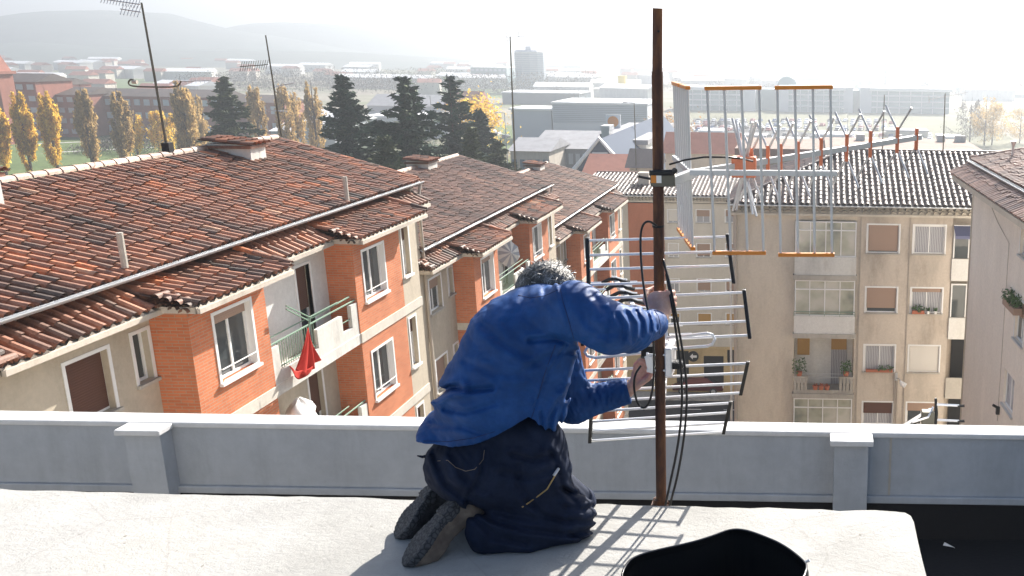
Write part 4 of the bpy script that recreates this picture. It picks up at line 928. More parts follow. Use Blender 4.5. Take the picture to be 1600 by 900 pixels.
wood('wood', 280, 900, 128, 560, 80, 'twigs', 26000, 2, None, 13)
wood('wood', 560, 900, 120, 720, 60, 'bush', 15000, 3, None, 11)
wood('wood', 1010, 1500, 140, 640, 40, 'twigs', 16000, 4, None, 8)
wood('hedge', 300, 700, 196, 250, 10, 'bush', 6000, 5, None, 4)
wood('hedge', 1480, 1640, 200, 320, 20, 'twigs', 3000, 6, None, 5)
# ================================================================ buildings in the valley
M['hall_blue'] = mat('blue_grey_cladding', (.33, .38, .44), .6); M['hall_pale'] = mat('pale_cladding', (.50, .53, .56), .6)
M['hall_dark'] = mat('dark_cladding', (.13, .17, .20), .6); M['roof_white'] = mat('white_sheet_roof', (.74, .75, .76), .45)
M['roof_grey'] = plaster('grey_flat_roof', (.33, .33, .35), .4); M['slate'] = mat('blue_slate', (.10, .12, .16), .95, spec=.1)
M['yellow_paint'] = mat('yellow_paint', (.62, .48, .12), .7); M['teal'] = mat('teal_glass', (.16, .26, .28), .3); M['gravel'] = plaster('gravel_roof', (.27, .20, .17), .7, scale=.3)
M['skylight'] = mat('skylight_sheet', (.55, .58, .60), .3)
def seg_box(name, px0, px1, ytop, ybase, depth, wm, rm='roof_white', label='', cat='building', group=None, windows=None, roof_over=.6, floors=0, Y=None, gable=0, zb=GZ, strip=None):
    """building with its street side parallel to the picture: base line seen at ybase on the ground"""
    if Y is None: Y = aZ((px0+px1)/2, ybase, zb).y
    x0 = aY(px0, (ytop+ybase)/2, Y).x; x1 = aY(px1, (ytop+ybase)/2, Y).x; H = aY((px0+px1)/2, ytop, Y).z-zb
    root = thing(name, ((x0+x1)/2, Y, zb), label, cat, group)
    b = MB(); b.box(x0, x1, Y, Y+depth, zb, zb+H); b.build('wall', M[wm], root)
    r_ = MB()
    if gable:
        o = .4; xm = (x0+x1)/2
        if gable > 0:   # ridge along X
            ym = Y+depth/2; q = [(x0-o, Y-o, zb+H), (x1+o, Y-o, zb+H), (x1+o, ym, zb+H+gable), (x0-o, ym, zb+H+gable), (x0-o, Y+depth+o, zb+H), (x1+o, Y+depth+o, zb+H)]
            r_.add(q, [(0, 1, 2, 3), (3, 2, 5, 4), (0, 3, 4), (1, 5, 2), (0, 4, 5, 1)])
        else:
            g_ = -gable; q = [(x0-o, Y-o, zb+H), (xm, Y-o, zb+H+g_), (x1+o, Y-o, zb+H), (x0-o, Y+depth, zb+H), (xm, Y+depth, zb+H+g_), (x1+o, Y+depth, zb+H)]
            r_.add(q, [(0, 1, 4, 3), (1, 2, 5, 4), (0, 2, 1), (3, 4, 5), (0, 3, 5, 2)])
    else:
        r_.box(x0-roof_over, x1+roof_over, Y-roof_over, Y+depth+roof_over, zb+H+.01, zb+H+.01+max(.5, H*.04))
    r_.build('roof', M[rm], root)
    if floors:
        cols_, cm = windows
        for fl in range(floors):
            for k in range(cols_):
                w_ = MB(); cw = (x1-x0)/cols_; h_ = H/floors; w_.box(x0+cw*(k+.2), x0+cw*(k+.8), Y-.08, Y-.005, zb+h_*(fl+.32), zb+h_*(fl+.78)); w_.build('window', M[cm], root)
    if strip:
        for (f0, f1, mm_) in strip: w_ = MB(); w_.box(x0+.2, x1-.2, Y-.12, Y-.006, zb+H*f0, zb+H*f1); w_.build('wall_band', M[mm_], root)
    return root, x0, x1, Y, H
# brick blocks far left
seg_box('brick_block', -90, 62, 127, 216, 14, 'brick_far', 'tile_brown', 'red brick apartment block at the left edge behind the poplars', 'apartment block', 'brick blocks behind the poplars', (9, 'hall_pale'), floors=5, gable=2.2)
seg_box('brick_block', 62, 135, 148, 214, 16, 'brick_far', 'tile_brown', 'red brick apartment block behind the third yellow poplar', 'apartment block', 'brick blocks behind the poplars', (5, 'hall_pale'), floors=4, gable=2.0)
seg_box('brick_block', 135, 345, 151, 212, 14, 'brick_far', 'tile_brown', 'long low red brick block running behind the leaning mast', 'apartment block', 'brick blocks behind the poplars', (14, 'hall_pale'), floors=3, gable=2.0)
seg_box('brick_block', -60, 100, 132, 190, 14, 'brick_far', 'tile_brown', 'brown roofed brick block rising behind the front one at the left edge', 'apartment block', 'brick blocks behind the poplars', (9, 'hall_pale'), floors=4, gable=2.2)
seg_box('brick_block', 345, 440, 160, 212, 14, 'brick_far', 'tile_brown', 'low brick house glimpsed behind the grey green conifer', 'house', None, (5, 'hall_pale'), floors=2, gable=2.0)
tw, x0, x1, Yt, Ht = seg_box('brick_tower', -14, 6, 116, 226, 5, 'brick_far', 'brick_far', 'slim red brick tower with a pointed top at the left edge', 'tower')
b = MB(); xm = (x0+x1)/2; zt_ = GZ+Ht+.5; b.add([(x0, Yt, zt_), (x1, Yt, zt_), (x1, Yt+5, zt_), (x0, Yt+5, zt_), (xm, Yt+2.5, zt_+7)], [(0, 1, 4), (1, 2, 4), (2, 3, 4), (3, 0, 4)]); b.build('spire', M['brick_far'], tw)
# halls
seg_box('white_hall', 462, 524, 194, 244, 24, 'hall_pale', 'roof_white', 'white roofed hall left of the dark cedars', 'hall', gable=3.0)
seg_box('white_hall', 425, 470, 205, 240, 20, 'hall_blue', 'roof_white', 'low blue grey hall just behind the first block ridge', 'hall', gable=2)
seg_box('white_hall', 572, 700, 184, 215, 20, 'hall_pale', 'roof_white', 'white flat roofed hall seen between the cedars', 'hall')
seg_box('white_hall', 575, 730, 166, 186, 20, 'hall_pale', 'roof_grey', 'long pale flat hall behind the cedars', 'hall', gable=4)
seg_box('house', 600, 636, 168, 182, 12, 'cream_pale', 'brick_far', 'small house with red roof between the two left cedars', 'house', gable=2.5)
seg_box('house', 694, 745, 172, 205, 16, 'pink', 'brick_far', 'house with steep brownish roof behind the right cedar', 'house', gable=6)
seg_box('grey_hall', 800, 862, 172, 218, 14, 'hall_blue', 'roof_white', 'small blue grey annex left of the big cladded hall', 'hall', Y=aZ(840, 220, GZ).y)
h_, x0, x1, Yh, Hh = seg_box('cladded_hall', 864, 1012, 163, 222, 26, 'hall_pale', 'roof_white', 'big blue grey cladded hall with a white roof edge left of the rusty mast', 'hall', strip=[(.50, .985, 'hall_blue')], roof_over=.3)
for k in range(9): b = MB(); zz = GZ+Hh*(.54+.05*k); b.box(x0+.3, x1-.3, Yh-.17, Yh-.121, zz, zz+.12); b.build('cladding_rib', M['hall_dark'], h_)
seg_box('green_hall', 785, 905, 146, 163, 26, 'hall_dark', 'roof_white', 'dark green grey flat hall in front of the tower block', 'hall', roof_over=.4)
seg_box('green_hall', 736, 792, 106, 136, 26, 'teal', 'roof_white', 'hazy green grey office box left of the tower block', 'building', floors=4, windows=(8, 'hall_blue'))
seg_box('white_hall', 925, 968, 140, 152, 20, 'hall_pale', 'roof_white', 'white low hall left of the yellow tower', 'hall')
seg_box('white_hall', 978, 1014, 142, 153, 20, 'hall_pale', 'roof_white', 'white low hall between yellow tower and rusty mast', 'hall')
seg_box('yellow_tower', 966, 977, 120, 156, 5, 'yellow_paint', 'yellow_paint', 'narrow pale yellow tower standing out of the low halls', 'tower', roof_over=.1)
# round tower block
Yt = 620; xt = aY(829, 110, Yt).x; zt_ = aY(829, 81, Yt).z; tb = thing('tower_block', (xt, Yt, GZ), 'tall round apartment tower block fading in the haze', 'tower block')
b = MB(); b.tube([(xt, Yt, GZ), (xt, Yt, zt_)], 9.3, 12); b.build('wall', M['hall_pale'], tb)
b = MB(); b.tube([(xt, Yt, zt_), (xt, Yt, zt_+1.2)], [9.6, 8.4], 20); b.build('roof', M['hall_pale'], tb); b = MB(); b.box(xt-2, xt+1.5, Yt-2, Yt+2, zt_+1.2, zt_+3.4); b.build('roof_hut', M['hall_pale'], tb)
for k in range(14):
    z_ = GZ+6+(zt_-GZ-8)*k/13
    b = MB(); b.tube([(xt, Yt, z_), (xt, Yt, z_+1.0)], 9.42, 12, cap=False); b.build('window_band', M['hall_blue'], tb)
# glass headquarters
Yg = 455; root = thing('glass_office', (45, Yg, GZ), 'long glazed office building with white roof edges behind the lawn and car park', 'office building')
def gx(px): return aY(px, 150, Yg).x
zg = aY(1280, 138, Yg).z; zlow = GZ
for (a, b_, top, dp) in ((1062, 1158, 139, 0), (1232, 1318, 139, 0), (1362, 1484, 141, 0)):
    x0, x1 = gx(a), gx(b_); zt_ = aY((a+b_)/2, top, Yg).z
    b = MB(); b.box(x0, x1, Yg, Yg+22, zlow, zt_-.6); b.build('glass_wing', M['teal'], root)
    b = MB(); b.box(x0-1, x1+1, Yg-1, Yg+24, zt_-.6, zt_+.9); b.build('roof', M['roof_white'], root)
    for k in range(1, 4): q = MB(); z_ = zlow+(zt_-zlow)*k/4; q.box(x0, x1, Yg-.3, Yg-.01, z_-.35, z_+.35); q.build('floor_band', M['hall_pale'], root)
    for k in range(7): q = MB(); x_ = x0+(x1-x0)*(k+.5)/7; q.box(x_-.15, x_+.15, Yg-.4, Yg-.31, zlow, zt_-.6); q.build('mullion', M['hall_pale'], root)
for (a, b_, m_) in ((1158, 1180, 'hall_pale'), (1216, 1232, 'hall_pale'), (1318, 1333, 'hall_pale'), (1344, 1362, 'hall_pale'), (1180, 1216, 'teal'), (1333, 1344, 'teal')):
    b = MB(); b.box(gx(a)+.02, gx(b_)-.02, Yg+(0 if m_ == 'hall_pale' else 6), Yg+22, zlow, zg+(.6 if m_ == 'hall_pale' else -1)); b.build('stair_block', M[m_], root)
xa = gx(1227); b = MB()
vs = []
for yy in (Yg+26, Yg+44):
    for k in range(13): an = math.pi*k/12; vs.append((xa-5.4*math.cos(an), yy, zg-1.5+6.0*math.sin(an)))
b.add(vs, [(k, k+1, 14+k, 13+k) for k in range(12)]+[tuple(range(12, -1, -1))]); b.build('vaulted_hall', M['teal'], root)
b = MB(); b.tube([(xa-5.5*math.cos(math.pi*k/16), Yg+25.9, zg-1.5+6.1*math.sin(math.pi*k/16)) for k in range(17)], .25, 5); b.build('arch_rim', M['roof_white'], root)
# stadium roof right
Ys = 640; st = thing('stadium', (aY(1580, 125, Ys).x, Ys, GZ), 'stadium with a broad dull purple roof at the right edge', 'stadium')
x0 = aY(1507, 137, Ys).x; x1 = aY(1700, 137, Ys).x; za, zb_ = aY(1550, 138, Ys).z, aY(1550, 113, Ys+60).z
b = MB(); b.add([(x0, Ys, za), (x1, Ys, za), (x1, Ys+60, zb_), (x0+10, Ys+60, zb_)], [(0, 1, 2, 3)]); b.box(x0+10.2, x1, Ys+60.1, Ys+61, GZ, zb_); b.build('roof', mat('purple_sheet', (.30, .28, .36), .6), st)
b = MB(); b.box(x0-2, x1, Ys-1.5, Ys-.2, za-4, za+.3); b.build('white_fascia', M['roof_white'], st); b = MB(); b.box(x0+3, x1, Ys, Ys+59, GZ, za-.6); b.build('wall', M['teal'], st)
# roofs of the middle distance, between our row and the big hall
seg_box('white_hall', 798, 858, 236, 262, 12, 'mortar', 'roof_grey', 'grey roofed workshop behind the third block', 'workshop', windows=(5, 'hall_dark'), floors=2, gable=1.6, Y=150, zb=GZ)
seg_box('workshop', 832, 930, 232, 262, 20, 'roof_grey', 'roof_grey', 'long low workshop with grey roof and pale windows', 'workshop', windows=(9, 'hall_pale'), floors=3, gable=2.2, Y=160, zb=GZ)
gw, x0, x1, Yw, Hw = seg_box('skylight_shed', 905, 975, 265, 290, 46, 'slate', 'slate', 'dark gabled shed with rows of skylights on its long roof', 'shed', gable=-3.6, Y=112, zb=GZ)
xm = (x0+x1)/2
for k in range(12):
    b = MB(); y_ = Yw+2+k*3.7; o = .12; f0, f1 = .12, .9
    P_ = lambda t, yy: (x0-.4+(xm-x0+.4)*t-.06, yy, GZ+Hw+3.6*t+.12); b.face([P_(f0, y_), P_(f1, y_), P_(f1, y_+1.7), P_(f0, y_+1.7)]); b.build('skylight', M['skylight'], gw)
b = MB(); b.tube([(x0-.5, Yw-.5, GZ+Hw), (xm, Yw-.5, GZ+Hw+3.7), (x1+.5, Yw-.5, GZ+Hw)], .28, 5); b.build('gable_edge', M['roof_white'], gw)
b = MB(); b.box(xm-.9, xm+.9, Yw-.5, Yw-.42, GZ+Hw+.8, GZ+Hw+2.1); b.build('window', M['hall_pale'], gw)
seg_box('flat_block', 942, 1016, 216, 262, 22, 'hall_pale', 'roof_grey', 'flat grey roofed building with white rooftop edges left of the mast', 'building', Y=140, roof_over=.3)
seg_box('flat_block', 962, 1010, 226, 262, 12, 'white_wall', 'roof_grey', 'lower white walled flat roof just left of the rusty mast', 'building', Y=126, roof_over=.3)
seg_box('tin_roofed_hut', 984, 1022, 262, 290, 5, 'mortar', 'tile_dark', 'small hut with a glinting striped roof behind the rear street block', 'hut', gable=1.6, Y=92)
seg_box('terraced_house', 915, 985, 274, 300, 8, 'pink', 'brick_far', 'low terracotta roofed house behind the third block', 'house', gable=1.8, Y=98)
seg_box('terraced_house', 1040, 1150, 240, 300, 7, 'mortar', 'brick_far', 'reddish roofed house behind the aerial reflector', 'house', gable=2.2, Y=112)
vb, x0, x1, Yv, Hv = seg_box('vent_box', 940, 952, 204, 232, 3, 'gutter', 'gutter', 'bent zinc ventilation duct on a flat roof by the round sign', 'duct', Y=138, roof_over=.1)
seg_box('gravel_roofed_block', 1155, 1300, 244, 262, 11, 'cream', 'gravel', 'low block with a reddish gravel roof behind the aerial elements', 'building', Y=92, roof_over=.4)
seg_box('gravel_roofed_block', 1298, 1532, 249, 275, 13, 'cream', 'gravel', 'wide flat block with a speckled gravel roof behind the glinting tiles', 'building', Y=88, roof_over=.5)
for i, (px, py, w_) in enumerate(((1344, 232, .9), (1404, 236, .7), (1470, 238, .8), (1500, 234, 1.1))):
    p = aY(px, py, 98); b = MB(); zr__ = aY(1400, 249, 88).z+.2; b.box(p.x-w_/2, p.x+w_/2, 98, 98.8, zr__, zr__+1.2); tag(b.build('roof_vent', M['white_dirty'], bevel=.04), ['white square vent on the gravel roof behind the last directors', 'small vent box in the middle of the gravel roof', 'small vent box on the gravel roof right of the thin pole', 'larger vent block at the right end of the gravel roof'][i], 'roof vent', 'vents on the gravel roof')
for i, (a, c, y0, y1, wm, rm, lab) in enumerate(((1092, 1128, 206, 214, 'hall_pale', 'roof_white', 'low white roofed shed left of the car park rows'), (1150, 1196, 214, 224, 'hall_blue', 'roof_grey', 'grey shed behind the orange dipole box'), (1206, 1262, 221, 232, 'cream_pale', 'roof_white', 'long pale shed behind the middle of the aerial boom'), (1272, 1330, 212, 219, 'hall_pale', 'roof_white', 'white roofed shed beyond the fifth aerial element'), (1338, 1372, 222, 232, 'hall_blue', 'roof_white', 'small blue grey shed beside the thin roof pole'), (1384, 1450, 206, 214, 'cream_pale', 'roof_grey', 'long low grey roofed shed left of the pale poplars'), (1400, 1436, 222, 232, 'hall_pale', 'roof_white', 'small white shed just above the gravel roof'), (1468, 1504, 216, 226, 'hall_dark', 'roof_white', 'dark walled shed below the bare grey tree'), (1066, 1090, 216, 230, 'mortar', 'brick_far', 'small red roofed shed beside the orange brown tree'))):
    seg_box('shed', a, c, y0, y1, 9, wm, rm, lab, 'shed', 'sheds around the car park', roof_over=.3)
# round orange and white sign
Y_ = 150; p = aY(958, 190, Y_); sg = thing('round_sign', (p.x, Y_, p.z-6), 'round orange sign with a white surround on a post above the flat roofs', 'sign')
b = MB(); b.box(p.x-1.15, p.x+1.15, Y_, Y_+.2, p.z-1.3, p.z+1.1); b.build('panel', M['roof_white'], sg); b = MB(); b.tube([(p.x, Y_-.06, p.z), (p.x, Y_-.02, p.z)], .85, 24); b.build('disc', mat('orange_paint', (.72, .30, .10), .7), sg); b = MB(); b.tube([(p.x, Y_+.25, GZ), (p.x, Y_+.25, p.z)], .12, 6); b.build('post', M['gutter'], sg)
# lamp posts
for i, (px, top, base, Y_, lab) in enumerate(((991, 160, 245, 132, 'slim street lamp with one arm in front of the big cladded hall'), (788, 176, 240, 170, 'street lamp post by the lawn right of the cedars'), (1325, 170, 236, 240, 'thin lamp post standing in the car park'), (672, 150, 215, 210, 'lamp post between the two tall cedars'))):
    p = aY(px, top, Y_); lp = thing('street_lamp', (p.x, Y_, GZ), lab, 'street lamp', 'street lamps in the valley'); b = MB(); b.tube([(p.x, Y_, GZ), (p.x, Y_, p.z)], [.13, .07], 6); b.build('post', M['gutter'], lp)
    b = MB(); b.tube([(p.x, Y_, p.z-.05), (p.x-1.0, Y_, p.z)], .05, 5); b.build('arm', M['gutter'], lp); b = MB(); b.box(p.x-1.6, p.x-1.0, Y_-.15, Y_+.15, p.z-.08, p.z+.1); b.build('lamp_head', M['white'], lp)
# cars in the car park: one low mesh each, they are a few pixels wide
cars = []
cmats = [mat('car_silver', (.5, .5, .52), .25, .6), mat('car_white', (.7, .7, .7), .3), mat('car_dark', (.03, .03, .04), .2), mat('car_red', (.3, .03, .03), .25), mat('car_blue', (.05, .10, .25), .25)]
def lowcar(m_):
    b = MB(); prof = [(-2.1, .3), (-2.1, .8), (-1.3, .92), (-.8, 1.4), (.7, 1.42), (1.4, .95), (2.1, .8), (2.1, .3)]; n = len(prof)
    lo = [(px_, s_*(.85 if pz < 1.2 else .68), pz) for s_ in (-1, 1) for px_, pz in prof]
    b.add(lo, [tuple(range(n)), tuple(range(2*n-1, n-1, -1))]+[(k, k+n, (k+1) % n+n, (k+1) % n) for k in range(n)]); o = b.build('parked_car', m_, bevel=.05); return o
protos = [lowcar(m_) for m_ in cmats]; used = [False]*5; names_ = ['silver', 'white', 'black', 'red', 'blue']
rr = random.Random(3); zones = [((1085, 188), (1400, 206), 5, 26), ((1100, 210), (1460, 236), 4, 24)]
for (a, c, rows, per) in zones:
    for j in range(rows):
        t = (j+.5)/rows
        for i in range(per):
            if rr.random() < .22: continue
            px = a[0]+(c[0]-a[0])*(i+.5)/per+rr.uniform(-1, 1); py = a[1]+(c[1]-a[1])*t
            p = aZ(px, py, GZ); k = rr.choice([0, 0, 1, 1, 2, 2, 3, 4]); loc = (p.x, p.y, GZ+.05); rz = R(80+rr.uniform(-6, 6))
            if not used[k]: o = protos[k]; used[k] = True; o.location = loc
            else: o = protos[k].copy(); COL.objects.link(o); o.location = loc
            o.rotation_euler = (0, 0, rz); tag(o, 'tiny %s car in the rows of the hazy car park beyond the aerial' % names_[k], 'car', '%s cars in the far car park' % names_[k])
for i, (px, py, k) in enumerate(((770, 208, 1), (778, 212, 0), (764, 203, 0), (790, 216, 2))):
    p = aZ(px, py, GZ); o = protos[k].copy(); COL.objects.link(o); o.location = (p.x, p.y, GZ+.05); tag(o, ['white car on the street right of the yellow tree', 'silver car nearest the orange tree', 'silver car farthest up the street by the yellow tree', 'black car on the street beside the lamp post'][i], 'car', 'cars on the street by the yellow tree')
# far town: small houses and halls
hw = []
def tiny(kind, m1, m2, w_, d, h):
    root = thing('distant_house', (0, 0, 0), '', 'house', None); b = MB(); b.box(-w_/2, w_/2, 0, d, 0, h); b.build('wall', M[m1], root); b = MB(); o = .4
    b.add([(-w_/2-o, -o, h), (w_/2+o, -o, h), (w_/2+o, d/2, h+2.2), (-w_/2-o, d/2, h+2.2), (-w_/2-o, d+o, h), (w_/2+o, d+o, h)], [(0, 1, 2, 3), (3, 2, 5, 4), (0, 3, 4), (1, 5, 2), (0, 4, 5, 1)]); b.build('roof', M[m2], root); return root
kinds_ = [('red roofed', tiny(0, 'cream_pale', 'brick_far', 12, 9, 7)), ('white', tiny(1, 'white_wall', 'roof_white', 30, 14, 7))]
first_ = [True]*2; rr = random.Random(5)
for i in range(170):
    px = rr.uniform(-40, 1640); Y_ = rr.uniform(520, 1300)
    if px < 300: Y_ = rr.uniform(420, 1300)
    if 1050 < px < 1500 and Y_ < 560: continue
    k = rr.choice([0, 0, 0, 1, 1, 1, 1, 1, 1] if px > 500 else [0, 0, 0, 1]); x_ = aY(px, 120, Y_).x; loc = (x_, Y_, GZ); rz = rr.uniform(-.4, .4)
    if first_[k]: o = kinds_[k][1]; first_[k] = False; o.location = loc; o.rotation_euler = (0, 0, rz)
    else: o = copy_tree(kinds_[k][1], loc, rotz=rz)
    lab = 'small %s building of the far town, almost lost in the haze' % kinds_[k][0]; tag(o, lab, 'house', '%s buildings of the far town' % kinds_[k][0])
# cranes on the horizon
for i, (px, top, Y_) in enumerate(((1322, 95, 900), (1384, 97, 760))):
    p = aY(px, top, Y_); cr_ = thing('tower_crane', (p.x, Y_, GZ), ['faint tower crane on the horizon, the left one', 'faint tower crane on the horizon, the right one'][i], 'crane', 'cranes on the horizon')
    b = MB(); b.tube([(p.x, Y_, GZ), (p.x, Y_, p.z)], .7, 4); b.build('mast', M['slate'], cr_); b = MB(); b.tube([(p.x-6, Y_, p.z-2), (p.x+11, Y_, p.z-2)], .5, 4); b.build('jib', M['slate'], cr_)
# ================================================================ haze
hz = MB(); hz.box(-3600, 3600, -240, 4200, GZ-1.5, 215)
hm = bpy.data.materials.new('haze'); hm.use_nodes = True; t_ = hm.node_tree; t_.nodes.clear(); ho = t_.nodes.new('ShaderNodeOutputMaterial'); hv = t_.nodes.new('ShaderNodeVolumePrincipled')
hv.inputs['Density'].default_value = HAZE; hv.inputs['Color'].default_value = (.72, .78, .86, 1); hv.inputs['Anisotropy'].default_value = .6
t_.links.new(hv.outputs[0], ho.inputs['Volume']); ho_ = hz.build('haze', hm); tag(ho_, kind='stuff')
# ================================================================ rusty mast, aerials, cables, bag
M['rust'] = mat('rusty_steel', (.20, .09, .04), .7, .25)
m = M['rust']; c_ = ramp(m, noise(m, 14, 8, .7, (1, 1, .22)), [(.3, (.035, .022, .026)), (.45, (.10, .045, .028)), (.58, (.21, .09, .035)), (.72, (.32, .18, .09))])
c_ = mix(m, c_, ramp(m, noise(m, 3, 4, .6, (1, 1, .8)), [(.38, (.55, .55, .62)), (.6, (1.1, 1.05, 1))]), 1.0, 'MULTIPLY'); setcol(m, c_); bump(m, noise(m, 120, 6, .7), .6, .004)
M['alu'] = mat('dull_aluminium', (.62, .62, .62), .42, .55)
M['alu_new'] = mat('bright_aluminium', (.82, .82, .83), .3, .55)
M['orange_plastic'] = mat('orange_plastic', (.72, .24, .03), .45); M['salmon_plastic'] = mat('faded_orange_plastic', (.70, .22, .11), .5)
M['olive_metal'] = mat('dull_clamp_metal', (.15, .14, .11), .5, .6)
PY_ = 3.315
p_top, p_mid, p_bot = aY(1027.5, 13, PY_), aY(1027, 112, PY_), aY(1030, 820, PY_)
mast = thing('antenna_mast', tuple(p_bot), 'thick rusty steel mast standing at the slab edge and held by the kneeling person', 'mast')
b = MB(); b.tube([p_mid+(p_top-p_mid)*-.04, p_top], .0168, 20, cap=True); b.build('upper_tube', M['rust'], mast, smooth=False)
b = MB(); b.tube([p_bot+Vector((0, 0, -.55)), p_mid], .0193, 20); b.build('lower_tube', M['rust'], mast)
b = MB(); q = aY(1029, 49, PY_-.0165); b.tube([q, q+Vector((0, -.002, 0))], .004, 10); b.build('bolt_hole', M['dark'], mast)
b = MB(); q = aY(1030, 786, PY_); b.tube([q, q+Vector((0, 0, .018))], .0235, 14); b.tube([q+Vector((.015, -.012, .009)), q+Vector((.042, -.014, .007))], .006, 6); b.build('base_clamp', M['rust'], mast)
b = MB(); b.box(q.x-.03, q.x+.03, PY_-.05, PY_+.03, -2.2, -1.69); b.build('wall_bracket', M['rust'], mast)
for pyy in (353,):
    q = aY(1028.5, pyy, PY_); b = MB(); b.tube([q+Vector((0, 0, -.004)), q+Vector((0, 0, .004))], .0215, 14); b.build('cable_tie', M['black'], mast)
# ---- upper aerial (corner reflector on the right of the mast)
A1 = thing('tv_antenna', tuple(aY(1082, 270, 3.42)), 'grey aerial with orange end strips and V shaped elements, fixed high on the rusty mast', 'antenna', 'large aerials on the rusty mast')
def sqbar(b, P0, P1, w_, h_=None):
    P0, P1 = Vector(P0), Vector(P1); t = (P1-P0).normalized(); a = t.cross(Vector((0, 0, 1))).normalized(); u_ = a.cross(t); h_ = h_ or w_
    b.obox(P0-a*w_/2-u_*h_/2, P1-P0, a*w_, u_*h_)
RODS = [((1105, 138), (1117, 395)), ((1131.5, 138), (1142, 395)), ((1158.5, 137), (1168, 395)), ((1186, 137), (1193, 395)), ((1214.5, 137), (1220, 398)), ((1242, 137), (1247, 398)), ((1270, 136), (1273, 398)), ((1297.5, 136), (1300, 398))]
YR = 3.285
for g_ in (0, 1):
    seg = RODS[g_*4:g_*4+4]
    pan = MB()
    for (t0, t1) in seg: pan.tube([aY(*t0, YR), aY(*t1, YR)], .0050, 8)
    po = pan.build('reflector_panel', M['alu'], A1, smooth=False)
    for e in (0, 1):
        s_ = MB(); a, c = aY(*seg[0][e], YR), aY(*seg[3][e], YR); d = (c-a).normalized(); sqbar(s_, a-d*.009, c+d*.009, .018, .013); s_.build('end_strip', M['orange_plastic'], po, bevel=.002)
lw = [(1053+3.05*i, 130+1.0*i, 1061+3.05*i, 358+4.3*i, 3.80-.052*i) for i in range(8)]
for g_ in (0, 1):
    seg = lw[g_*4:g_*4+4]; pan = MB()
    for (x0, y0, x1, y1, Y) in seg: pan.tube([aY(x0, y0, Y), aY(x1, y1, Y)], .0050, 8)
    po = pan.build('reflector_panel', M['alu'], A1)
    for e in (0, 1):
        s_ = MB(); a = aY(seg[0][0+2*e], seg[0][1+2*e], seg[0][4]); c = aY(seg[3][0+2*e], seg[3][1+2*e], seg[3][4]); d = (c-a).normalized(); sqbar(s_, a-d*.01, c+d*.01, .018, .013); s_.build('end_strip', M['orange_plastic'], po, bevel=.002)
b = MB(); sqbar(b, aY(1078, 269.5, 3.305), aY(1308, 271, 3.305), .016, .019); b.build('crossbar', M['alu'], A1, bevel=.001)
b = MB(); sqbar(b, aY(1080, 270, 3.42), aY(1053, 246, 3.82), .016, .019); b.build('crossbar', M['alu'], A1, bevel=.001)
BO0, BO1 = aY(1080, 270, 3.40), aY(1438, 214, 4.12); b = MB(); sqbar(b, BO0, BO1, .022, .022); b.build('boom', M['alu'], A1, bevel=.0012)
b = MB(); sqbar(b, aY(1050, 283, 3.30), aY(1084, 270, 3.39), .026, .030); b.build('mounting_arm', M['alu'], A1, bevel=.0012)
b = MB(); q = aY(1033, 277, PY_); b.box(q.x-.034, q.x+.052, PY_-.030, PY_+.03, q.z-.030, q.z+.022); cl = b.build('mast_clamp', M['olive_metal'], A1, bevel=.004)
b = MB(); b.tube([q+Vector((-.035, -.02, .016)), q+Vector((.045, -.034, .022)), q+Vector((.052, -.02, .028))], .011, 8); b.tube([q+Vector((-.08, .01, .0)), q+Vector((-.02, -.02, -.006))], .0045, 6); b.build('wing_bolt', M['black'], cl)
b = MB(); b.box(q.x-.030, q.x-.012, PY_-.0325, PY_-.0305, q.z-.016, q.z+.010); b.build('orange_sticker', M['orange_plastic'], cl); b = MB(); b.box(q.x-.0115, q.x+.006, PY_-.0325, PY_-.0305, q.z-.016, q.z+.010); b.build('silver_sticker', M['alu_new'], cl)
hd = Vector((.62, -.79, 0))
def boomX(px):       # point of the boom in picture column px
    lo, hi = 0.0, 1.0
    for _ in range(30):
        t = (lo+hi)/2; p = BO0+(BO1-BO0)*t; w = p.y*cp-p.z*sp; u_ = p.x/w*FPX; v_ = (-p.z*cp-p.y*sp)/w*FPX; X_ = PPX+u_*cr-v_*sr
        if X_ < px: lo = t
        else: hi = t
    return BO0+(BO1-BO0)*((lo+hi)/2)
for i, px in enumerate((1174, 1200, 1220, 1247, 1283, 1323, 1360, 1402, 1432)):
    c = boomX(px); last = px > 1425; dz = .050
    d = thing('x', tuple(c), None, None); bpy.data.objects.remove(d)
    hb_ = MB(); hb_.box(c.x-.007, c.x+.007, c.y-.014, c.y+.014, c.z-.052, c.z+(.04 if last else .058)); ho2 = hb_.build('director', M['salmon_plastic'], A1, bevel=.002)
    for s_ in (-1, 1):
        for up in (1, -1):
            if last and up > 0: continue
            e = MB(); z0 = up*(.048 if up > 0 else .045); z1 = up*(.142 if up > 0 else .150)
            e.tube([c+hd*s_*.006+ZX*z0, c+hd*s_*.022+ZX*(z0+(z1-z0)*.22), c+hd*s_*.062+ZX*(z0+(z1-z0)*.75), c+hd*s_*.078+ZX*z1], .0046, 6); e.build('director_arm', M['alu'], ho2, smooth=False)
c = boomX(1163); b = MB(); b.box(c.x-.045, c.x+.045, c.y-.04, c.y+.02, c.z-.045, c.z+.032); b.build('dipole_box', M['salmon_plastic'], A1, bevel=.004)
for s_ in (-1, 1):
    for k, (o, zt_) in enumerate(((.045, .165), (.02, .16))):
        e = MB(); e.tube([c+hd*s_*.012+ZX*.03, c+hd*s_*(.035+o)+ZX*zt_], [.0078-.003*k, .0045], 6); e.build('dipole_arm', M['alu'], A1)
        e = MB(); e.tube([c+hd*s_*.012-ZX*.045, c+hd*s_*(.035+o)-ZX*(zt_+.02)], [.0078-.003*k, .0045], 6); e.build('dipole_arm', M['alu'], A1)
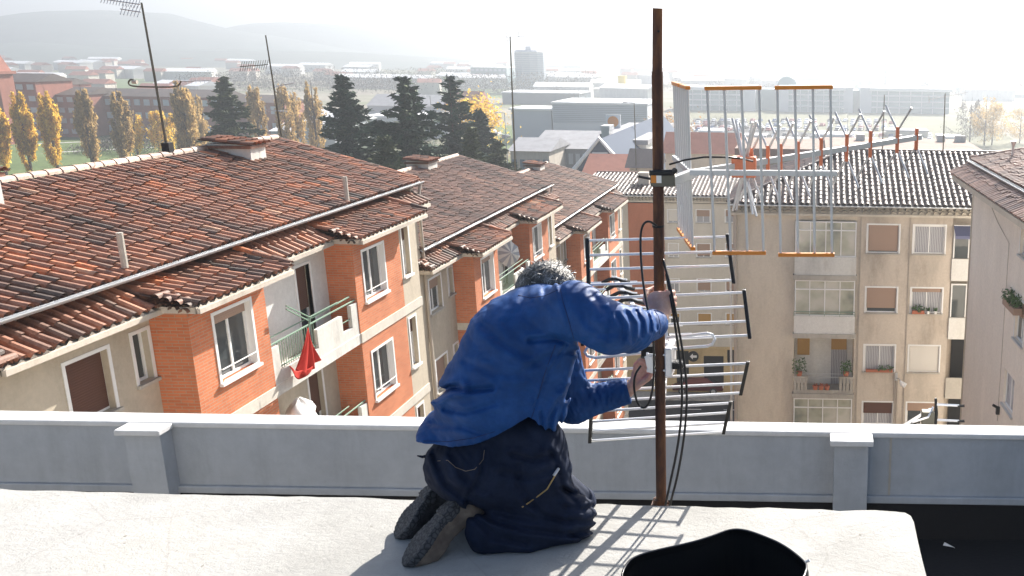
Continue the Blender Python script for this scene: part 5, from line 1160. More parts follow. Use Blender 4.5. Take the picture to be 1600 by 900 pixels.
cbl = MB(); cbl.tube([aY(1046, 257, 3.30), aY(1070, 250, 3.29), aY(1100, 245.5, 3.28), aY(1135, 245.5, 3.30), aY(1160, 248, 3.36), aY(1176, 252, 3.46)], .0036, 8); tag(cbl.build('antenna_cable', M['cable'], smooth=True), 'short black cable arching from the mast clamp to the orange box of the upper aerial', 'cable')
# ---- lower aerial (silver bars with black end strips)
A2 = thing('tv_antenna', tuple(aY(1040, 560, 3.45)), 'silver aerial with horizontal bars and black end strips being fitted low on the rusty mast', 'antenna', 'large aerials on the rusty mast')
panels = [([(918, 376, 1137, 370), (919, 399, 1140, 393), (920, 421, 1142, 415), (920, 445, 1146, 438)], 3.62, 3.55),
          ([(914, 467, 1163, 457), (913, 490, 1165, 479), (912, 512, 1168, 502), (911, 535, 1171, 524)], 3.52, 3.44),
          ([(907, 579, 1168, 568), (907, 595, 1163, 583), (907, 612, 1160, 599), (907, 629, 1158, 614)], 3.42, 3.50),
          ([(924, 643, 1141, 630), (924, 659, 1136, 645), (923, 674, 1133, 661), (922, 689, 1131, 675)], 3.53, 3.62)]
for rods, Ya, Yb in panels:
    pan = MB(); E = [[], []]
    for i, (x0, y0, x1, y1) in enumerate(rods):
        Y = Ya+(Yb-Ya)*i/3; a, c = aY(x0, y0, Y), aY(x1, y1, Y); pan.tube([a, c], .0053, 8); E[0].append(a); E[1].append(c)
    po = pan.build('reflector_panel', M['alu_new'], A2)
    for e in E:
        s_ = MB(); d = (e[3]-e[0]).normalized(); s_.obox(e[0]-d*.012+Vector((-.007, -.009, 0)), (e[3]-e[0])+d*.024, (.014, 0, 0), (0, .018, 0)); s_.build('end_strip', M['black'], po, bevel=.002)
vx = aY(1042, 548, 3.42)
b = MB(); sqbar(b, aY(1030, 372, 3.60), vx, .014, .014); b.build('upper_arm_bar', M['alu_new'], A2, bevel=.0015)
b = MB(); sqbar(b, vx, aY(1033, 690, 3.64), .014, .014); b.build('lower_arm_bar', M['alu_new'], A2, bevel=.0015)
bm1 = aY(962, 440, 4.15); bm0 = aY(1040, 552, 3.36); b = MB(); sqbar(b, bm0, bm1, .02, .02); b.build('boom', M['alu_new'], A2, bevel=.0015)
for i in range(8):
    t = .22+.11*i; c = bm0+(bm1-bm0)*t; hb_ = MB(); k = Vector((1, .1, .02)).normalized()
    hb_.tube([c-k*.062+ZX*-.002, c-k*.03+ZX*.014, c+k*.0+ZX*.016, c+k*.03+ZX*.004, c+k*.062+ZX*-.004], .0085, 6); ho2 = hb_.build('director', M['black'], A2)
    e = MB(); e.tube([c-k*.02+ZX*.027, c+k*.0+ZX*.022, c+k*.03+ZX*.012, c+k*.05+ZX*.010], .005, 6); e.build('clip', M['white'], ho2)
    for s_ in (-1, 1): e = MB(); e.tube([c+k*s_*.055, c+k*s_*(.13 if s_ < 0 else .15-.008*i)], .0045, 6); e.build('director_bar', M['alu_new'], ho2)
dl = [aY(1042, 528, 3.38), aY(1105, 521, 3.38), aY(1113, 523, 3.38), aY(1117, 530, 3.38), aY(1113, 538, 3.38), aY(1105, 541, 3.38), aY(1050, 545, 3.38)]
b = MB(); b.tube(dl, .0058, 8, smooth_ := True); b.build('folded_dipole', M['alu_new'], A2)
dl = [aY(1010, 534, 3.38), aY(925, 540, 3.38), aY(917, 544, 3.38), aY(914, 550, 3.38), aY(918, 556, 3.38), aY(930, 559, 3.38), aY(1010, 551, 3.38)]
b = MB(); b.tube(dl, .0058, 8); b.build('folded_dipole', M['alu_new'], A2)
q = aY(1046, 562, 3.34); b = MB(); b.box(q.x-.012, q.x+.014, 3.30, 3.42, q.z-.055, q.z+.055); b.build('mount_plate', M['alu_new'], A2, bevel=.004)
for z_ in (-.03, .03): b = MB(); b.tube([q+Vector((-.075, -.035, z_)), q+Vector((.01, -.035, z_))], .0042, 8); b.tube([q+Vector((-.078, -.035, z_)), q+Vector((-.07, -.035, z_))], .009, 6); b.build('clamp_bolt', M['alu_new'], A2)
q2 = aY(1012, 570, 3.30); b = MB(); b.add([q2+Vector((-.012, 0, .03)), q2+Vector((.018, 0, .034)), q2+Vector((.022, .0, -.035)), q2+Vector((.0, 0, -.03)), q2+Vector((-.012, .012, .03)), q2+Vector((.018, .012, .034)), q2+Vector((.022, .012, -.035)), q2+Vector((.0, .012, -.03))], [(0, 1, 2, 3), (7, 6, 5, 4), (0, 4, 5, 1), (1, 5, 6, 2), (2, 6, 7, 3), (3, 7, 4, 0)]); b.build('wing_plate', M['alu_new'], A2, bevel=.002)
b = MB(); q3 = aY(1053, 570, 3.33); b.box(q3.x-.005, q3.x+.035, 3.31, 3.36, q3.z-.012, q3.z+.012); b.build('dipole_box', M['black'], A2, bevel=.003)
b = MB(); q3 = aY(1015, 548, 3.36); b.box(q3.x-.03, q3.x+.02, 3.345, 3.39, q3.z-.02, q3.z+.02); b.build('mast_bracket', M['black'], A2, bevel=.003)
def smoothpath(pts, it=2):
    for _ in range(it):
        q = [pts[0]]
        for a, c in zip(pts[:-1], pts[1:]): q += [a*.75+c*.25, a*.25+c*.75]
        pts = q+[pts[-1]]
    return pts
def cable(pl, r, lab, Y=3.26):
    pts = [aY(p[0], p[1], p[2] if len(p) > 2 else Y) for p in pl]; b = MB(); b.tube(smoothpath(pts), r, 8); tag(b.build('antenna_cable', M['cable'], smooth=True), lab, 'cable')
cable([(1026, 353, 3.29), (1013, 344), (1003, 352), (1000, 375), (1003, 430, 3.18), (1011, 480, 3.10), (1019, 510, 3.08), (1022, 545, 3.10), (1022, 590, 3.22), (1017, 625), (1007, 640), (995, 630), (990, 605), (992, 585), (1001, 572, 3.30)], .0042, 'black cable looping down the left side of the rusty mast past the gripping hand')
cable([(1036, 405, 3.31), (1047, 445, 3.24), (1058, 500), (1068, 555), (1074, 610), (1071, 670), (1060, 740), (1046, 791), (1040, 830, 3.33)], .0044, 'outer of the two black cables hanging right of the rusty mast')
cable([(1041, 428, 3.32), (1049, 470, 3.25), (1058, 530), (1065, 580), (1066, 640), (1059, 700), (1046, 760), (1039, 792), (1036, 830, 3.33)], .0044, 'inner of the two black cables hanging right of the rusty mast')
# ---- open black tool bag
rim = [(-.515, 2.345), (-.49, 2.415), (-.30, 2.52), (-.215, 2.615), (-.10, 2.54), (-.015, 2.43), (.0, 2.36), (-.04, 2.22), (-.18, 2.04), (-.26, 2.01), (-.34, 2.05), (-.50, 2.27)]
pts = [Vector((x, y, 0)) for x, y in rim]
for _ in range(3):
    q = []
    for i in range(len(pts)): a, c = pts[i], pts[(i+1) % len(pts)]; q += [a*.75+c*.25, a*.25+c*.75]
    pts = q
ctr = Vector((-.25, 2.3, 0)); n = len(pts); bag = thing('tool_bag', (-.25, 2.3, ZS), 'open black tool bag with a thin piped rim on the pale slab', 'bag')
b = MB(); prof = [(1.0, -1.40), (1.025, -1.42), (1.03, -1.50), (1.0, -1.60), (.93, ZS+.003), (.90, ZS+.012), (.95, -1.58), (.975, -1.50), (.985, -1.42)]
for i in range(len(prof)-1):
    for k in range(n):
        def V_(j, kk): s_, z = prof[j]; p = pts[kk % n]; d = p-ctr; return (ctr.x+d.x*s_, ctr.y+d.y*s_+0*z, z+.0015*math.sin(2*math.pi*kk*7/n)*(z > -1.6)+.008*math.sin(2*math.pi*kk*2/n+1)*(z > -1.45))
        b.face([V_(i, k), V_(i+1, k), V_(i+1, k+1), V_(i, k+1)])
b.face([(ctr.x+(p-ctr).x*.9, ctr.y+(p-ctr).y*.9, ZS+.013) for p in pts]); M['bag'] = mat('black_nylon', (.006, .007, .009), .75, spec=.15); b.build('shell', M['bag'], bag)
M['piping'] = mat('bag_piping', (.03, .03, .035), .22, spec=.6)
b = MB(); rp = [Vector((p.x, p.y, -1.398+.0015*math.sin(2*math.pi*k*7/n)+.008*math.sin(2*math.pi*k*2/n+1))) for k, p in enumerate(pts)]; b.tube(rp+[rp[0]], .0032, 6, cap=False); b.build('rim_piping', M['piping'], bag, smooth=True)
b = MB(); b.tube([rp[int(n*.42)]+Vector((0, .01, -.002)), rp[int(n*.42)]+Vector((.012, .006, .006))], .004, 6); b.build('zip_pull', M['alu_new'], bag)
# ---- aerials on the roofs
def ticks(b, P0, P1, n, ln, D, r=.012):
    P0, P1 = Vector(P0), Vector(P1); D = Vector(D).normalized()
    for i in range(n): c = P0+(P1-P0)*((i+.5)/n); b.tube([c-D*ln/2, c+D*ln/2], r, 4)
def aerial(name, Yb, base, top, lab, parts, r=.03):
    p0, p1 = aY(*base, Yb), aY(*top, Yb); root = thing(name, tuple(p0), lab, 'aerial', 'slim aerials on the roof ridges')
    b = MB(); b.tube([p0-ZX*.3, p0+(p1-p0)*.5, p1], [r, r*.9, r*.7], 6); b.build('mast', M['olive_metal'], root)
    for f in parts: f(root)
    return root
def yagi(Y, a, c, n, ln, D=(0, .25, 1), refl=0, mt='gutter', r=.008):
    def f(root):
        P0, P1 = aY(*a, Y), aY(*c, Y); b = MB(); b.tube([P0, P1], .014, 5); o = b.build('boom', M[mt], root)
        for i in range(n): e = MB(); ct = P0+(P1-P0)*((i+.5)/n); D_ = Vector(D).normalized(); e.tube([ct-D_*ln/2, ct+D_*ln/2], r, 4); e.build('element', M[mt], o)
    return f
def hooks(root):
    Y = 25.4; b = MB(); pts = [aY(*p, Y) for p in ((209, 125), (203, 124), (200, 130), (205, 135), (240, 136), (276, 136), (281, 131), (283, 126))]; b.tube(smoothpath(pts), .022, 6); b.build('cross_arm', M['olive_metal'], root)
    b = MB(); p = aY(207, 128, Y); b.tube([p, p+Vector((.12, 0, 0))], .05, 8); b.build('rotor', M['mortar'], root); b = MB(); p = aY(262, 230, Y); b.box(p.x-.1, p.x+.1, Y-.1, Y+.1, p.z-.15, p.z+.12); b.build('base_box', M['black'], root)
aerial('roof_aerial', 25.4, (262, 236), (221, 4), 'tall leaning roof aerial on the nearest ridge with a hooked cross arm', [yagi(25.4, (219, 7), (157, -2), 13, .22, (.3, .3, 1)), yagi(25.4, (220, 19), (188, 14), 6, .3, (.3, .3, 1)), hooks, yagi(25.4, (283, 127), (330, 126), 7, .12, (0, .3, 1), mt='gutter', r=.006)], .036)
aerial('roof_aerial', 30.95, (440, 214), (415, 55), 'second roof aerial beside the far end of the nearest ridge, with a spiky boom', [yagi(30.95, (419, 101), (375, 104), 12, .32, (.2, .3, 1), mt='olive_metal'), yagi(30.95, (427, 136), (461, 129), 6, .10, (0, .3, 1)), yagi(30.95, (432, 173), (413, 172), 4, .08), yagi(30.95, (432, 173), (449, 174), 4, .08)], .03)
aerial('roof_aerial', 54.5, (805, 264), (797, 57), 'tall thin aerial with a T shaped top on the third block ridge', [yagi(54.5, (783, 58), (820, 57), 2, .6, (0, 0, 1), r=.02), yagi(54.5, (799, 114), (818, 116), 3, .35, (0, .2, 1), r=.02)], .05)
aerial('roof_aerial', 48.0, (1378, 254), (1382, 148), 'thin roof pole on the beige block ridge behind the V shaped elements', [yagi(48.0, (1376, 205), (1385, 206), 2, .2, (0, 0, 1))], .03)
aerial('roof_aerial', 48.0, (1473, 252), (1477, 146), 'thin roof aerial on the beige block ridge near the right end', [yagi(48.0, (1450, 156), (1512, 144), 11, .26, (.1, .3, 1)), yagi(48.0, (1451, 150), (1452, 160), 1, .4, (0, 0, 1))], .035)
aerial('roof_aerial', 92.0, (994, 262), (991, 163), 'thin aerial pole on the tin roofed hut beside the rusty mast', [yagi(92, (978, 163), (991, 160), 2, .3)], .05)
# small aerial just beyond the parapet
sa = thing('tv_antenna', tuple(aY(1462, 668, 5.75)), 'small black and silver aerial poking up just beyond the white coping at the right', 'antenna')
b = MB(); b.tube([aY(1462, 622, 5.7), aY(1463, 646, 5.7), aY(1461, 668, 5.7)], [.008, .012, .012], 6); b.build('end_bar', M['black'], sa)
for y_ in (632, 656): b = MB(); b.tube([aY(1463, y_, 5.7), aY(1503, y_+2, 5.7)], .0085, 6); o = b.build('bar', M['alu_new'], sa); b = MB(); b.tube([aY(1496, y_+2, 5.7), aY(1507, y_+2, 5.7)], .0095, 6); b.build('tip', M['black'], o)
b = MB(); sqbar(b, aY(1406, 672, 5.5), aY(1456, 641, 5.8), .035, .03); b.build('boom', M['black'], sa, bevel=.004)
b = MB(); b.tube([aY(1425, 660, 5.52), aY(1450, 652, 5.6), aY(1458, 636, 5.66)], .007, 6); b.build('white_strut', M['alu_new'], sa)
b = MB(); b.box(*(lambda p: (p.x-.05, p.x+.03, 5.62, 5.68, p.z-.045, p.z+.045))(aY(1452, 652, 5.65))); b.build('dipole_box', M['olive_metal'], sa, bevel=.005)
b = MB(); b.tube([aY(1461, 666, 5.72), aY(1478, 690, 5.72), aY(1478, 760, 5.72)], .012, 6); b.build('stay', M['black'], sa)
b = MB(); p = aY(1430, 672, 5.6); b.tube([p, p-ZX*.6, Vector((p.x, PY0+.10, p.z-.6))], .02, 6); b.build('wall_arm', M['olive_metal'], sa)
# ---- things on the balconies
def aXX(px, py, X): return aX(px, py, X)
pr = thing('parasol', tuple(aXX(478, 560, -11.9)), 'folded red parasol hanging over the railing of the nearest balcony', 'parasol')
b = MB(); tp = aXX(481, 512, -11.93); bl = [aXX(x, y, -11.86) for x, y in ((462, 574), (468, 584), (474, 589), (482, 578), (489, 571), (495, 563))]
def _cl(u, v):
    k = u*5; i = min(4, int(k)); e = bl[i]+(bl[i+1]-bl[i])*(k-i); p = tp+(e-tp)*v; return (p.x+.085*v*math.sin(u*17+v*3)+.03*v, p.y+.03*v*math.sin(u*11+2), p.z)
b.grid(_cl, 30, 14); co = b.build('canopy', M['red_cloth'], pr, smooth=True); md = co.modifiers.new('thick', 'SOLIDIFY'); md.thickness = .008
b = MB(); h0 = [aXX(x, y, -11.80) for x, y in ((452, 571), (458, 579), (467, 580), (478, 577), (487, 572))]
b.grid(lambda u, v: tuple(h0[min(3, int(u*4))]+(h0[min(3, int(u*4))+1]-h0[min(3, int(u*4))])*(u*4-min(3, int(u*4)))+Vector((.03*math.sin(u*9), 0, -v*.20*math.sin(math.pi*min(1, u*.9+.05))))), 16, 5); co = b.build('hem', M['red_cloth'], pr, smooth=True); md = co.modifiers.new('thick', 'SOLIDIFY'); md.thickness = .01
b = MB(); b.tube([aXX(484, 496, -11.95), aXX(478, 560, -11.9)], .02, 6); b.build('pole', M['green_metal'], pr)
p0 = aXX(470, 655, -12.2); wc = thing('cloth_cover', tuple(p0), 'rumpled white sheet thrown over something on the lower balcony', 'sheet')
vs = []; nu, nv = 18, 10
for j in range(nv+1):
    for i in range(nu+1):
        an = 2*math.pi*i/nu; ph = math.pi/2*j/nv; k = 1+.14*math.sin(3*an+j)+.07*math.sin(7*an+1.5*j); vs.append((p0.x-.1+.34*k*math.cos(ph)*math.cos(an), p0.y+.2+.52*k*math.cos(ph)*math.sin(an), p0.z-.35+.78*math.sin(ph)*(1+.06*math.sin(4*an))))
b = MB(); b.add(vs, [(j*(nu+1)+i, j*(nu+1)+i+1, (j+1)*(nu+1)+i+1, (j+1)*(nu+1)+i) for j in range(nv) for i in range(nu)]); b.build('sheet', M['white_cloth'], wc, smooth=True)
p0 = aXX(794, 396, -12.55); pg = thing('parasol', (p0.x, p0.y, p0.z-1.8), 'opened pale grey parasol tilted on the balcony of the second block', 'parasol')
b = MB(); ax_ = Vector((.75, -.62, .25)).normalized(); s1 = ax_.cross(ZX).normalized(); s2 = s1.cross(ax_); ap = p0+ax_*.25
rg = [p0+(s1*math.cos(2*math.pi*k/16)+s2*math.sin(2*math.pi*k/16))*(.55 if k % 2 else .51) for k in range(16)]; 
for k in range(16): b.cm = k % 2; b.face([ap, rg[k], rg[(k+1) % 16]])
b.build('canopy', [M['stripe_cloth'], M['white_dirty']], pg)
b = MB(); b.tube([ap, p0-ax_*.3, p0-ax_*.5-ZX*1.1], .02, 6); b.build('pole', M['white_metal'], pg)
# clothes poles on the first balcony
b = MB(); b.tube([aXX(447, 478, -11.9), aXX(487, 497, -12.2)], .018, 5); b.tube([aXX(447, 483, -11.9), aXX(484, 502, -12.2)], .018, 5); b.tube([aXX(486, 497, -12.2), aXX(545, 464, -12.2)], .022, 5); tag(b.build('clothes_rack', M['green_metal']), 'green clothes drying poles leaning out of the nearest balcony', 'clothes rack')
# satellite dish
p0 = aY(958, 443, 57); sdh = thing('satellite_dish', tuple(p0), 'round grey satellite dish on the wall of the third block', 'satellite dish')
b = MB(); ax_ = Vector((.5, -.75, .42)).normalized(); s1 = ax_.cross(ZX).normalized(); s2 = s1.cross(ax_); vs = [p0]
for rr_, d_ in ((.2, .02), (.4, .09)):
    for k in range(16): an = 2*math.pi*k/16; vs.append(p0+ax_*d_+(s1*math.cos(an)+s2*math.sin(an))*rr_)
b.add(vs, [(0, 1+k, 1+(k+1) % 16) for k in range(16)]+[(1+k, 17+k, 17+(k+1) % 16, 1+(k+1) % 16) for k in range(16)]); b.build('reflector', M['roof_grey'], sdh)
b = MB(); b.tube([p0-s2*.35+ax_*.08, p0+ax_*.42-s2*.05], .02, 5); b.build('feed_arm', M['gutter'], sdh); b = MB(); b.tube([p0-ax_*.02, p0-ax_*.25, Vector((-12.1, p0.y+.2, p0.z-.1))], .03, 6); b.build('mount', M['gutter'], sdh)
# debris on the flat roof
b = MB(); q = aZ(1482, 860, ZD); b.add([(q.x-.03, q.y+.02, ZD+.02), (q.x+.03, q.y-.02, ZD+.03), (q.x+.035, q.y-.01, ZD+.02), (q.x-.02, q.y+.03, ZD+.035)], [(0, 1, 2, 3)]); tag(b.build('paper_scrap', M['white']), 'pale paper scrap on the dark flat roof right of the slab', 'scrap')
# ================================================================ the kneeling person (signed distance shapes meshed as closed surfaces)
def v3(px, py, Y): return np.array(aY(px, py, Y))
def cone(P, a, b, ra, rb, sy=1.0, sv=(1, 1, 1)):
    sv = np.array(sv, float); Q = P*sv; a = np.array(a)*sv; b = np.array(b)*sv; ab = b-a; t = np.clip(((Q-a)@ab)/(ab@ab), 0, 1)
    return np.linalg.norm(Q-(a+t[..., None]*ab), axis=-1)-(ra+(rb-ra)*t)
def ell(P, c, r, R_=None):
    r = np.array(r, float); Q = P-np.array(c)
    if R_ is not None: Q = Q@R_
    k = np.linalg.norm(Q/r, axis=-1); return (k-1)*r.min()
def smin(a, b, k):
    h = np.clip(.5+.5*(b-a)/k, 0, 1); return b*(1-h)+a*h-k*h*(1-h)
def U_(k, *d):
    o = d[0]
    for x in d[1:]: o = smin(o, x, k)
    return o
def snet(fn, lo, hi, res):
    lo, hi = np.array(lo), np.array(hi); B_ = 5; nb = np.ceil((hi-lo)/res/B_).astype(int); n = nb*B_+1
    # coarse pass on block centres, then exact values only in blocks near the surface
    cc = np.stack(np.meshgrid(*[lo[i]+(np.arange(nb[i])+.5)*res*B_ for i in range(3)], indexing='ij'), -1).reshape(-1, 3); dc = fn(cc[None])[0]
    d = np.repeat(np.repeat(np.repeat(dc.reshape(nb), B_, 0), B_, 1), B_, 2); d = np.pad(d, ((0, 1),)*3, mode='edge')
    near = np.argwhere((np.abs(dc) < res*B_*1.9+.02).reshape(nb)); k = np.arange(B_+1); loc_ = np.stack(np.meshgrid(k, k, k, indexing='ij'), -1).reshape(-1, 3)
    mk = np.zeros(tuple(n), bool)
    for s0 in range(0, len(near), 4000):
        q = (near[s0:s0+4000, None]*B_+loc_[None]).reshape(-1, 3); mk[tuple(q.T)] = True
    q = np.argwhere(mk)
    for s0 in range(0, len(q), 300000):
        qq = q[s0:s0+300000]; d[tuple(qq.T)] = fn((lo+qq*res)[None])[0]
    s = d < 0; c = np.zeros(tuple(n-1), int); acc = np.zeros((*(n-1), 3)); cnt = np.zeros(tuple(n-1))
    offs = [(i, j, k) for i in (0, 1) for j in (0, 1) for k in (0, 1)]
    sl = lambda a, o: a[o[0]:o[0]+n[0]-1, o[1]:o[1]+n[1]-1, o[2]:o[2]+n[2]-1]
    for a in offs:
        for ax in range(3):
            if a[ax]: continue
            b = list(a); b[ax] = 1; b = tuple(b); da, db = sl(d, a), sl(d, b); m = (da < 0) != (db < 0)
            t = np.where(m, da/np.where(m, da-db, 1), 0); p = np.array(a, float)[None, None, None]+t[..., None]*np.eye(3)[ax]
            acc += p*m[..., None]; cnt += m
    act = cnt > 0; idx = -np.ones(tuple(n-1), int); idx[act] = np.arange(act.sum())
    ii = np.argwhere(act); V = lo+(ii+acc[act]/cnt[act][:, None])*res; F = []
    for ax in range(3):
        o1, o2 = [(1, 2), (2, 0), (0, 1)][ax]; e = [slice(1, None)]*3; e[ax] = slice(0, -1)
        A = s[1:-1, 1:-1, 1:-1] if 0 else None
        rng_ = [slice(1, n[i]-1) for i in range(3)]; rng_[ax] = slice(0, n[ax]-1)
        r2 = list(rng_); r2[ax] = slice(1, n[ax]); m = s[tuple(rng_)] != s[tuple(r2)]; inside = s[tuple(rng_)]
        base = np.argwhere(m); off0 = np.array([r.start for r in rng_]); base = base+off0; ins = inside[m]
        u1 = np.zeros(3, int); u1[o1] = 1; u2 = np.zeros(3, int); u2[o2] = 1
        q = np.stack([idx[tuple((base-u1-u2).T)], idx[tuple((base-u2).T)], idx[tuple(base.T)], idx[tuple((base-u1).T)]], 1)
        q[~ins] = q[~ins][:, ::-1]; F.append(q)
    return V, np.concatenate(F)
def sdf_obj(name, fn, lo, hi, res, mt, parent):
    V, F = snet(fn, lo, hi, res); off = np.array(wloc(parent)) if parent is not None else V.mean(0)
    me = bpy.data.meshes.new(name); me.from_pydata((V-off).tolist(), [], F.tolist()); me.polygons.foreach_set('use_smooth', [True]*len(F)); me.materials.append(mt); me.update()
    o = bpy.data.objects.new(name, me); COL.objects.link(o)
    if parent is not None: o.parent = parent
    else: o.location = off
    s_ = o.modifiers.new('smooth', 'SMOOTH'); s_.iterations = 1; s_.factor = .5
    return o
_r = np.random.default_rng(4); FW = [(_r.normal(0, 1, 3), _r.random()*6.28) for _ in range(12)]
def folds(P, amp, wl, seed=0, dirn=None):
    """soft creases: ridged, domain-warped waves"""
    r_ = np.random.default_rng(seed); o = 0
    for k in range(4):
        d = r_.normal(0, 1, 3) if dirn is None else np.array(dirn)+r_.normal(0, .45, 3)
        d = d/np.linalg.norm(d)*2*math.pi/(wl*(.65+.8*r_.random())); w = r_.normal(0, 1, 3); w = w/np.linalg.norm(w)*2*math.pi/(wl*2.3)
        ph = P@d+1.6*np.sin(P@w+r_.random()*6)+r_.random()*6; msk = .5+.5*np.sin(P@(r_.normal(0, 1, 3)*2*math.pi/(wl*6))+r_.random()*6)
        o = o+(1-np.abs(np.sin(ph))**.8*1.4)*msk
    return amp*o/2.2
def topx(P):
    w = P[..., 1]*cp-P[..., 2]*sp; a = P[..., 0]/w*FPX; b_ = (-P[..., 2]*cp-P[..., 1]*sp)/w*FPX
    return np.stack([PPX+a*cr-b_*sr, PPY+a*sr+b_*cr], -1)
def creases(P, lst, ymax=9):
    """hand placed folds of the cloth: a groove with a raised lip beside it, widths in millimetres at the cloth"""
    q = topx(P); o = 0; fr = np.clip((ymax-P[..., 1])/.12, 0, 1)
    for pts_, dep, wd in lst:
        p = np.array(pts_, float); best = None; sgn = 0
        for a, c in zip(p[:-1], p[1:]):
            ab = c-a; t = np.clip(((q-a)@ab)/(ab@ab), 0, 1); r = q-(a+t[..., None]*ab); dd = np.linalg.norm(r, axis=-1); cr_s = np.sign(ab[0]*r[..., 1]-ab[1]*r[..., 0])
            if best is None: best, sgn = dd, cr_s
            else: m_ = dd < best; best = np.where(m_, dd, best); sgn = np.where(m_, cr_s, sgn)
        ends = 1.0; dep = dep*1.25; wd = wd*.8; o = o+dep*np.exp(-(best/wd)**2)-dep*.75*np.exp(-((best-wd*1.7)/(wd*1.1))**2)*(sgn > 0)-dep*.35*np.exp(-((best-wd*1.5)/(wd))**2)*(sgn <= 0)
    return o*fr
def Zp(l): return [(590+x/1.8, 400+y/1.8) for x, y in l]
JC = [(Zp([(512, 70), (525, 140), (548, 225), (575, 250)]), .011, 5), (Zp([(575, 250), (500, 232), (430, 238)]), .006, 6), (Zp([(570, 262), (500, 275), (420, 315)]), .006, 7), (Zp([(530, 250), (480, 330), (440, 430)]), .004, 3),
      (Zp([(165, 400), (205, 368), (260, 378), (320, 372)]), .010, 6), (Zp([(150, 385), (185, 378), (222, 368)]), .016, 9), (Zp([(190, 430), (250, 440), (330, 415)]), .006, 6), (Zp([(150, 470), (240, 480), (300, 500)]), .005, 7), (Zp([(515, 400), (490, 450), (478, 520)]), .009, 5), (Zp([(545, 370), (520, 420), (505, 480)]), .009, 5), (Zp([(460, 440), (468, 500), (472, 530)]), .007, 4),
      (Zp([(560, 300), (545, 360), (530, 400)]), .008, 6), (Zp([(300, 200), (360, 250), (430, 280)]), .004, 9), (Zp([(250, 300), (330, 330), (400, 335)]), .004, 8), (Zp([(420, 90), (400, 150), (360, 190)]), .004, 8), (Zp([(470, 75), (470, 120), (500, 160)]), .006, 6)]
SC = [(Zp([(600, 105), (625, 135), (632, 172)]), .008, 6), (Zp([(640, 150), (655, 185), (650, 235)]), .009, 6), (Zp([(672, 165), (690, 195), (690, 240)]), .008, 5), (Zp([(700, 160), (718, 190), (716, 238)]), .009, 5), (Zp([(725, 155), (742, 185), (744, 225)]), .008, 4), (Zp([(750, 150), (765, 175), (768, 212)]), .008, 4), (Zp([(560, 120), (590, 190), (640, 225)]), .006, 7), (Zp([(585, 240), (640, 215), (700, 222)]), .006, 6), (Zp([(775, 160), (783, 185), (785, 205)]), .006, 3)]
TC = [(Zp([(482, 548), (505, 585), (515, 640), (560, 700)]), .008, 6), (Zp([(490, 560), (440, 575), (380, 560)]), .008, 6), (Zp([(500, 600), (430, 625), (350, 610)]), .007, 7), (Zp([(255, 700), (330, 745), (430, 772), (540, 785), (625, 762)]), .009, 6), (Zp([(300, 540), (292, 610), (250, 690)]), .006, 5),
      (Zp([(615, 700), (575, 715), (530, 705)]), .008, 5), (Zp([(628, 735), (590, 748), (540, 742)]), .008, 5), (Zp([(590, 660), (560, 672), (520, 655)]), .008, 5), (Zp([(210, 560), (240, 620), (300, 660)]), .006, 7), (Zp([(270, 730), (330, 790), (420, 810)]), .008, 7), (Zp([(420, 690), (470, 730), (540, 750)]), .007, 6), (Zp([(540, 780), (580, 800), (620, 785)]), .006, 5), (Zp([(160, 560), (190, 640), (240, 680)]), .006, 7), (Zp([(400, 590), (400, 650), (440, 700)]), .005, 8)]
M['skin'] = mat('skin', (.6, .38, .3), .55, spec=.35); M['skin'].node_tree.nodes['Principled BSDF'].inputs['Subsurface Weight'].default_value = .12
setcol(M['skin'], ramp(M['skin'], noise(M['skin'], 40, 4), [(.3, (.54, .31, .24)), (.7, (.68, .46, .37))])); bump(M['skin'], noise(M['skin'], 260, 4), .3, .002)
def clothbump(m):
    tc = N(m, 'ShaderNodeTexCoord'); n1 = N(m, 'ShaderNodeTexNoise'); n1.inputs['Scale'].default_value = 5; mx = N(m, 'ShaderNodeMixRGB'); mx.inputs[0].default_value = .12
    L(m, tc.outputs['Object'], n1.inputs['Vector']); L(m, tc.outputs['Object'], mx.inputs[1]); L(m, n1.outputs['Color'], mx.inputs[2])
    v = N(m, 'ShaderNodeTexNoise'); v.noise_type = 'RIDGED_MULTIFRACTAL'; v.inputs['Scale'].default_value = 9; v.inputs['Detail'].default_value = 5; L(m, mx.outputs[0], v.inputs['Vector'])
    f = N(m, 'ShaderNodeTexNoise'); f.inputs['Scale'].default_value = 420; L(m, tc.outputs['Object'], f.inputs['Vector'])
    a = N(m, 'ShaderNodeMath', operation='MULTIPLY_ADD'); L(m, f.outputs['Fac'], a.inputs[0]); a.inputs[1].default_value = .12; L(m, v.outputs['Fac'], a.inputs[2])
    bump(m, a.outputs[0], .42, .005)
M['jacket'] = mat('blue_work_cotton', (.010, .04, .22), .62, spec=.25)
m = M['jacket']; setcol(m, ramp(m, noise(m, 7, 8, .7), [(.3, (.003, .036, .14)), (.5, (.005, .053, .20)), (.7, (.014, .080, .27))])); clothbump(m)
M['trousers'] = mat('dark_navy_cloth', (.012, .016, .032), .75, spec=.12); m = M['trousers']; setcol(m, ramp(m, noise(m, 9, 8, .7), [(.3, (.006, .010, .024)), (.7, (.018, .027, .055))])); clothbump(m)
M['shoe'] = mat('dusty_black_shoe', (.03, .03, .034), .7); m = M['shoe']; setcol(m, ramp(m, noise(m, 22, 8, .7), [(.35, (.014, .014, .017)), (.75, (.09, .09, .095))])); bump(m, noise(m, 90, 4), .4, .004)
M['sole'] = mat('worn_shoe_sole', (.05, .05, .055), .8); m = M['sole']; vr = N(m, 'ShaderNodeTexVoronoi', feature='DISTANCE_TO_EDGE'); tc = N(m, 'ShaderNodeTexCoord'); L(m, tc.outputs['Object'], vr.inputs['Vector']); vr.inputs['Scale'].default_value = 62
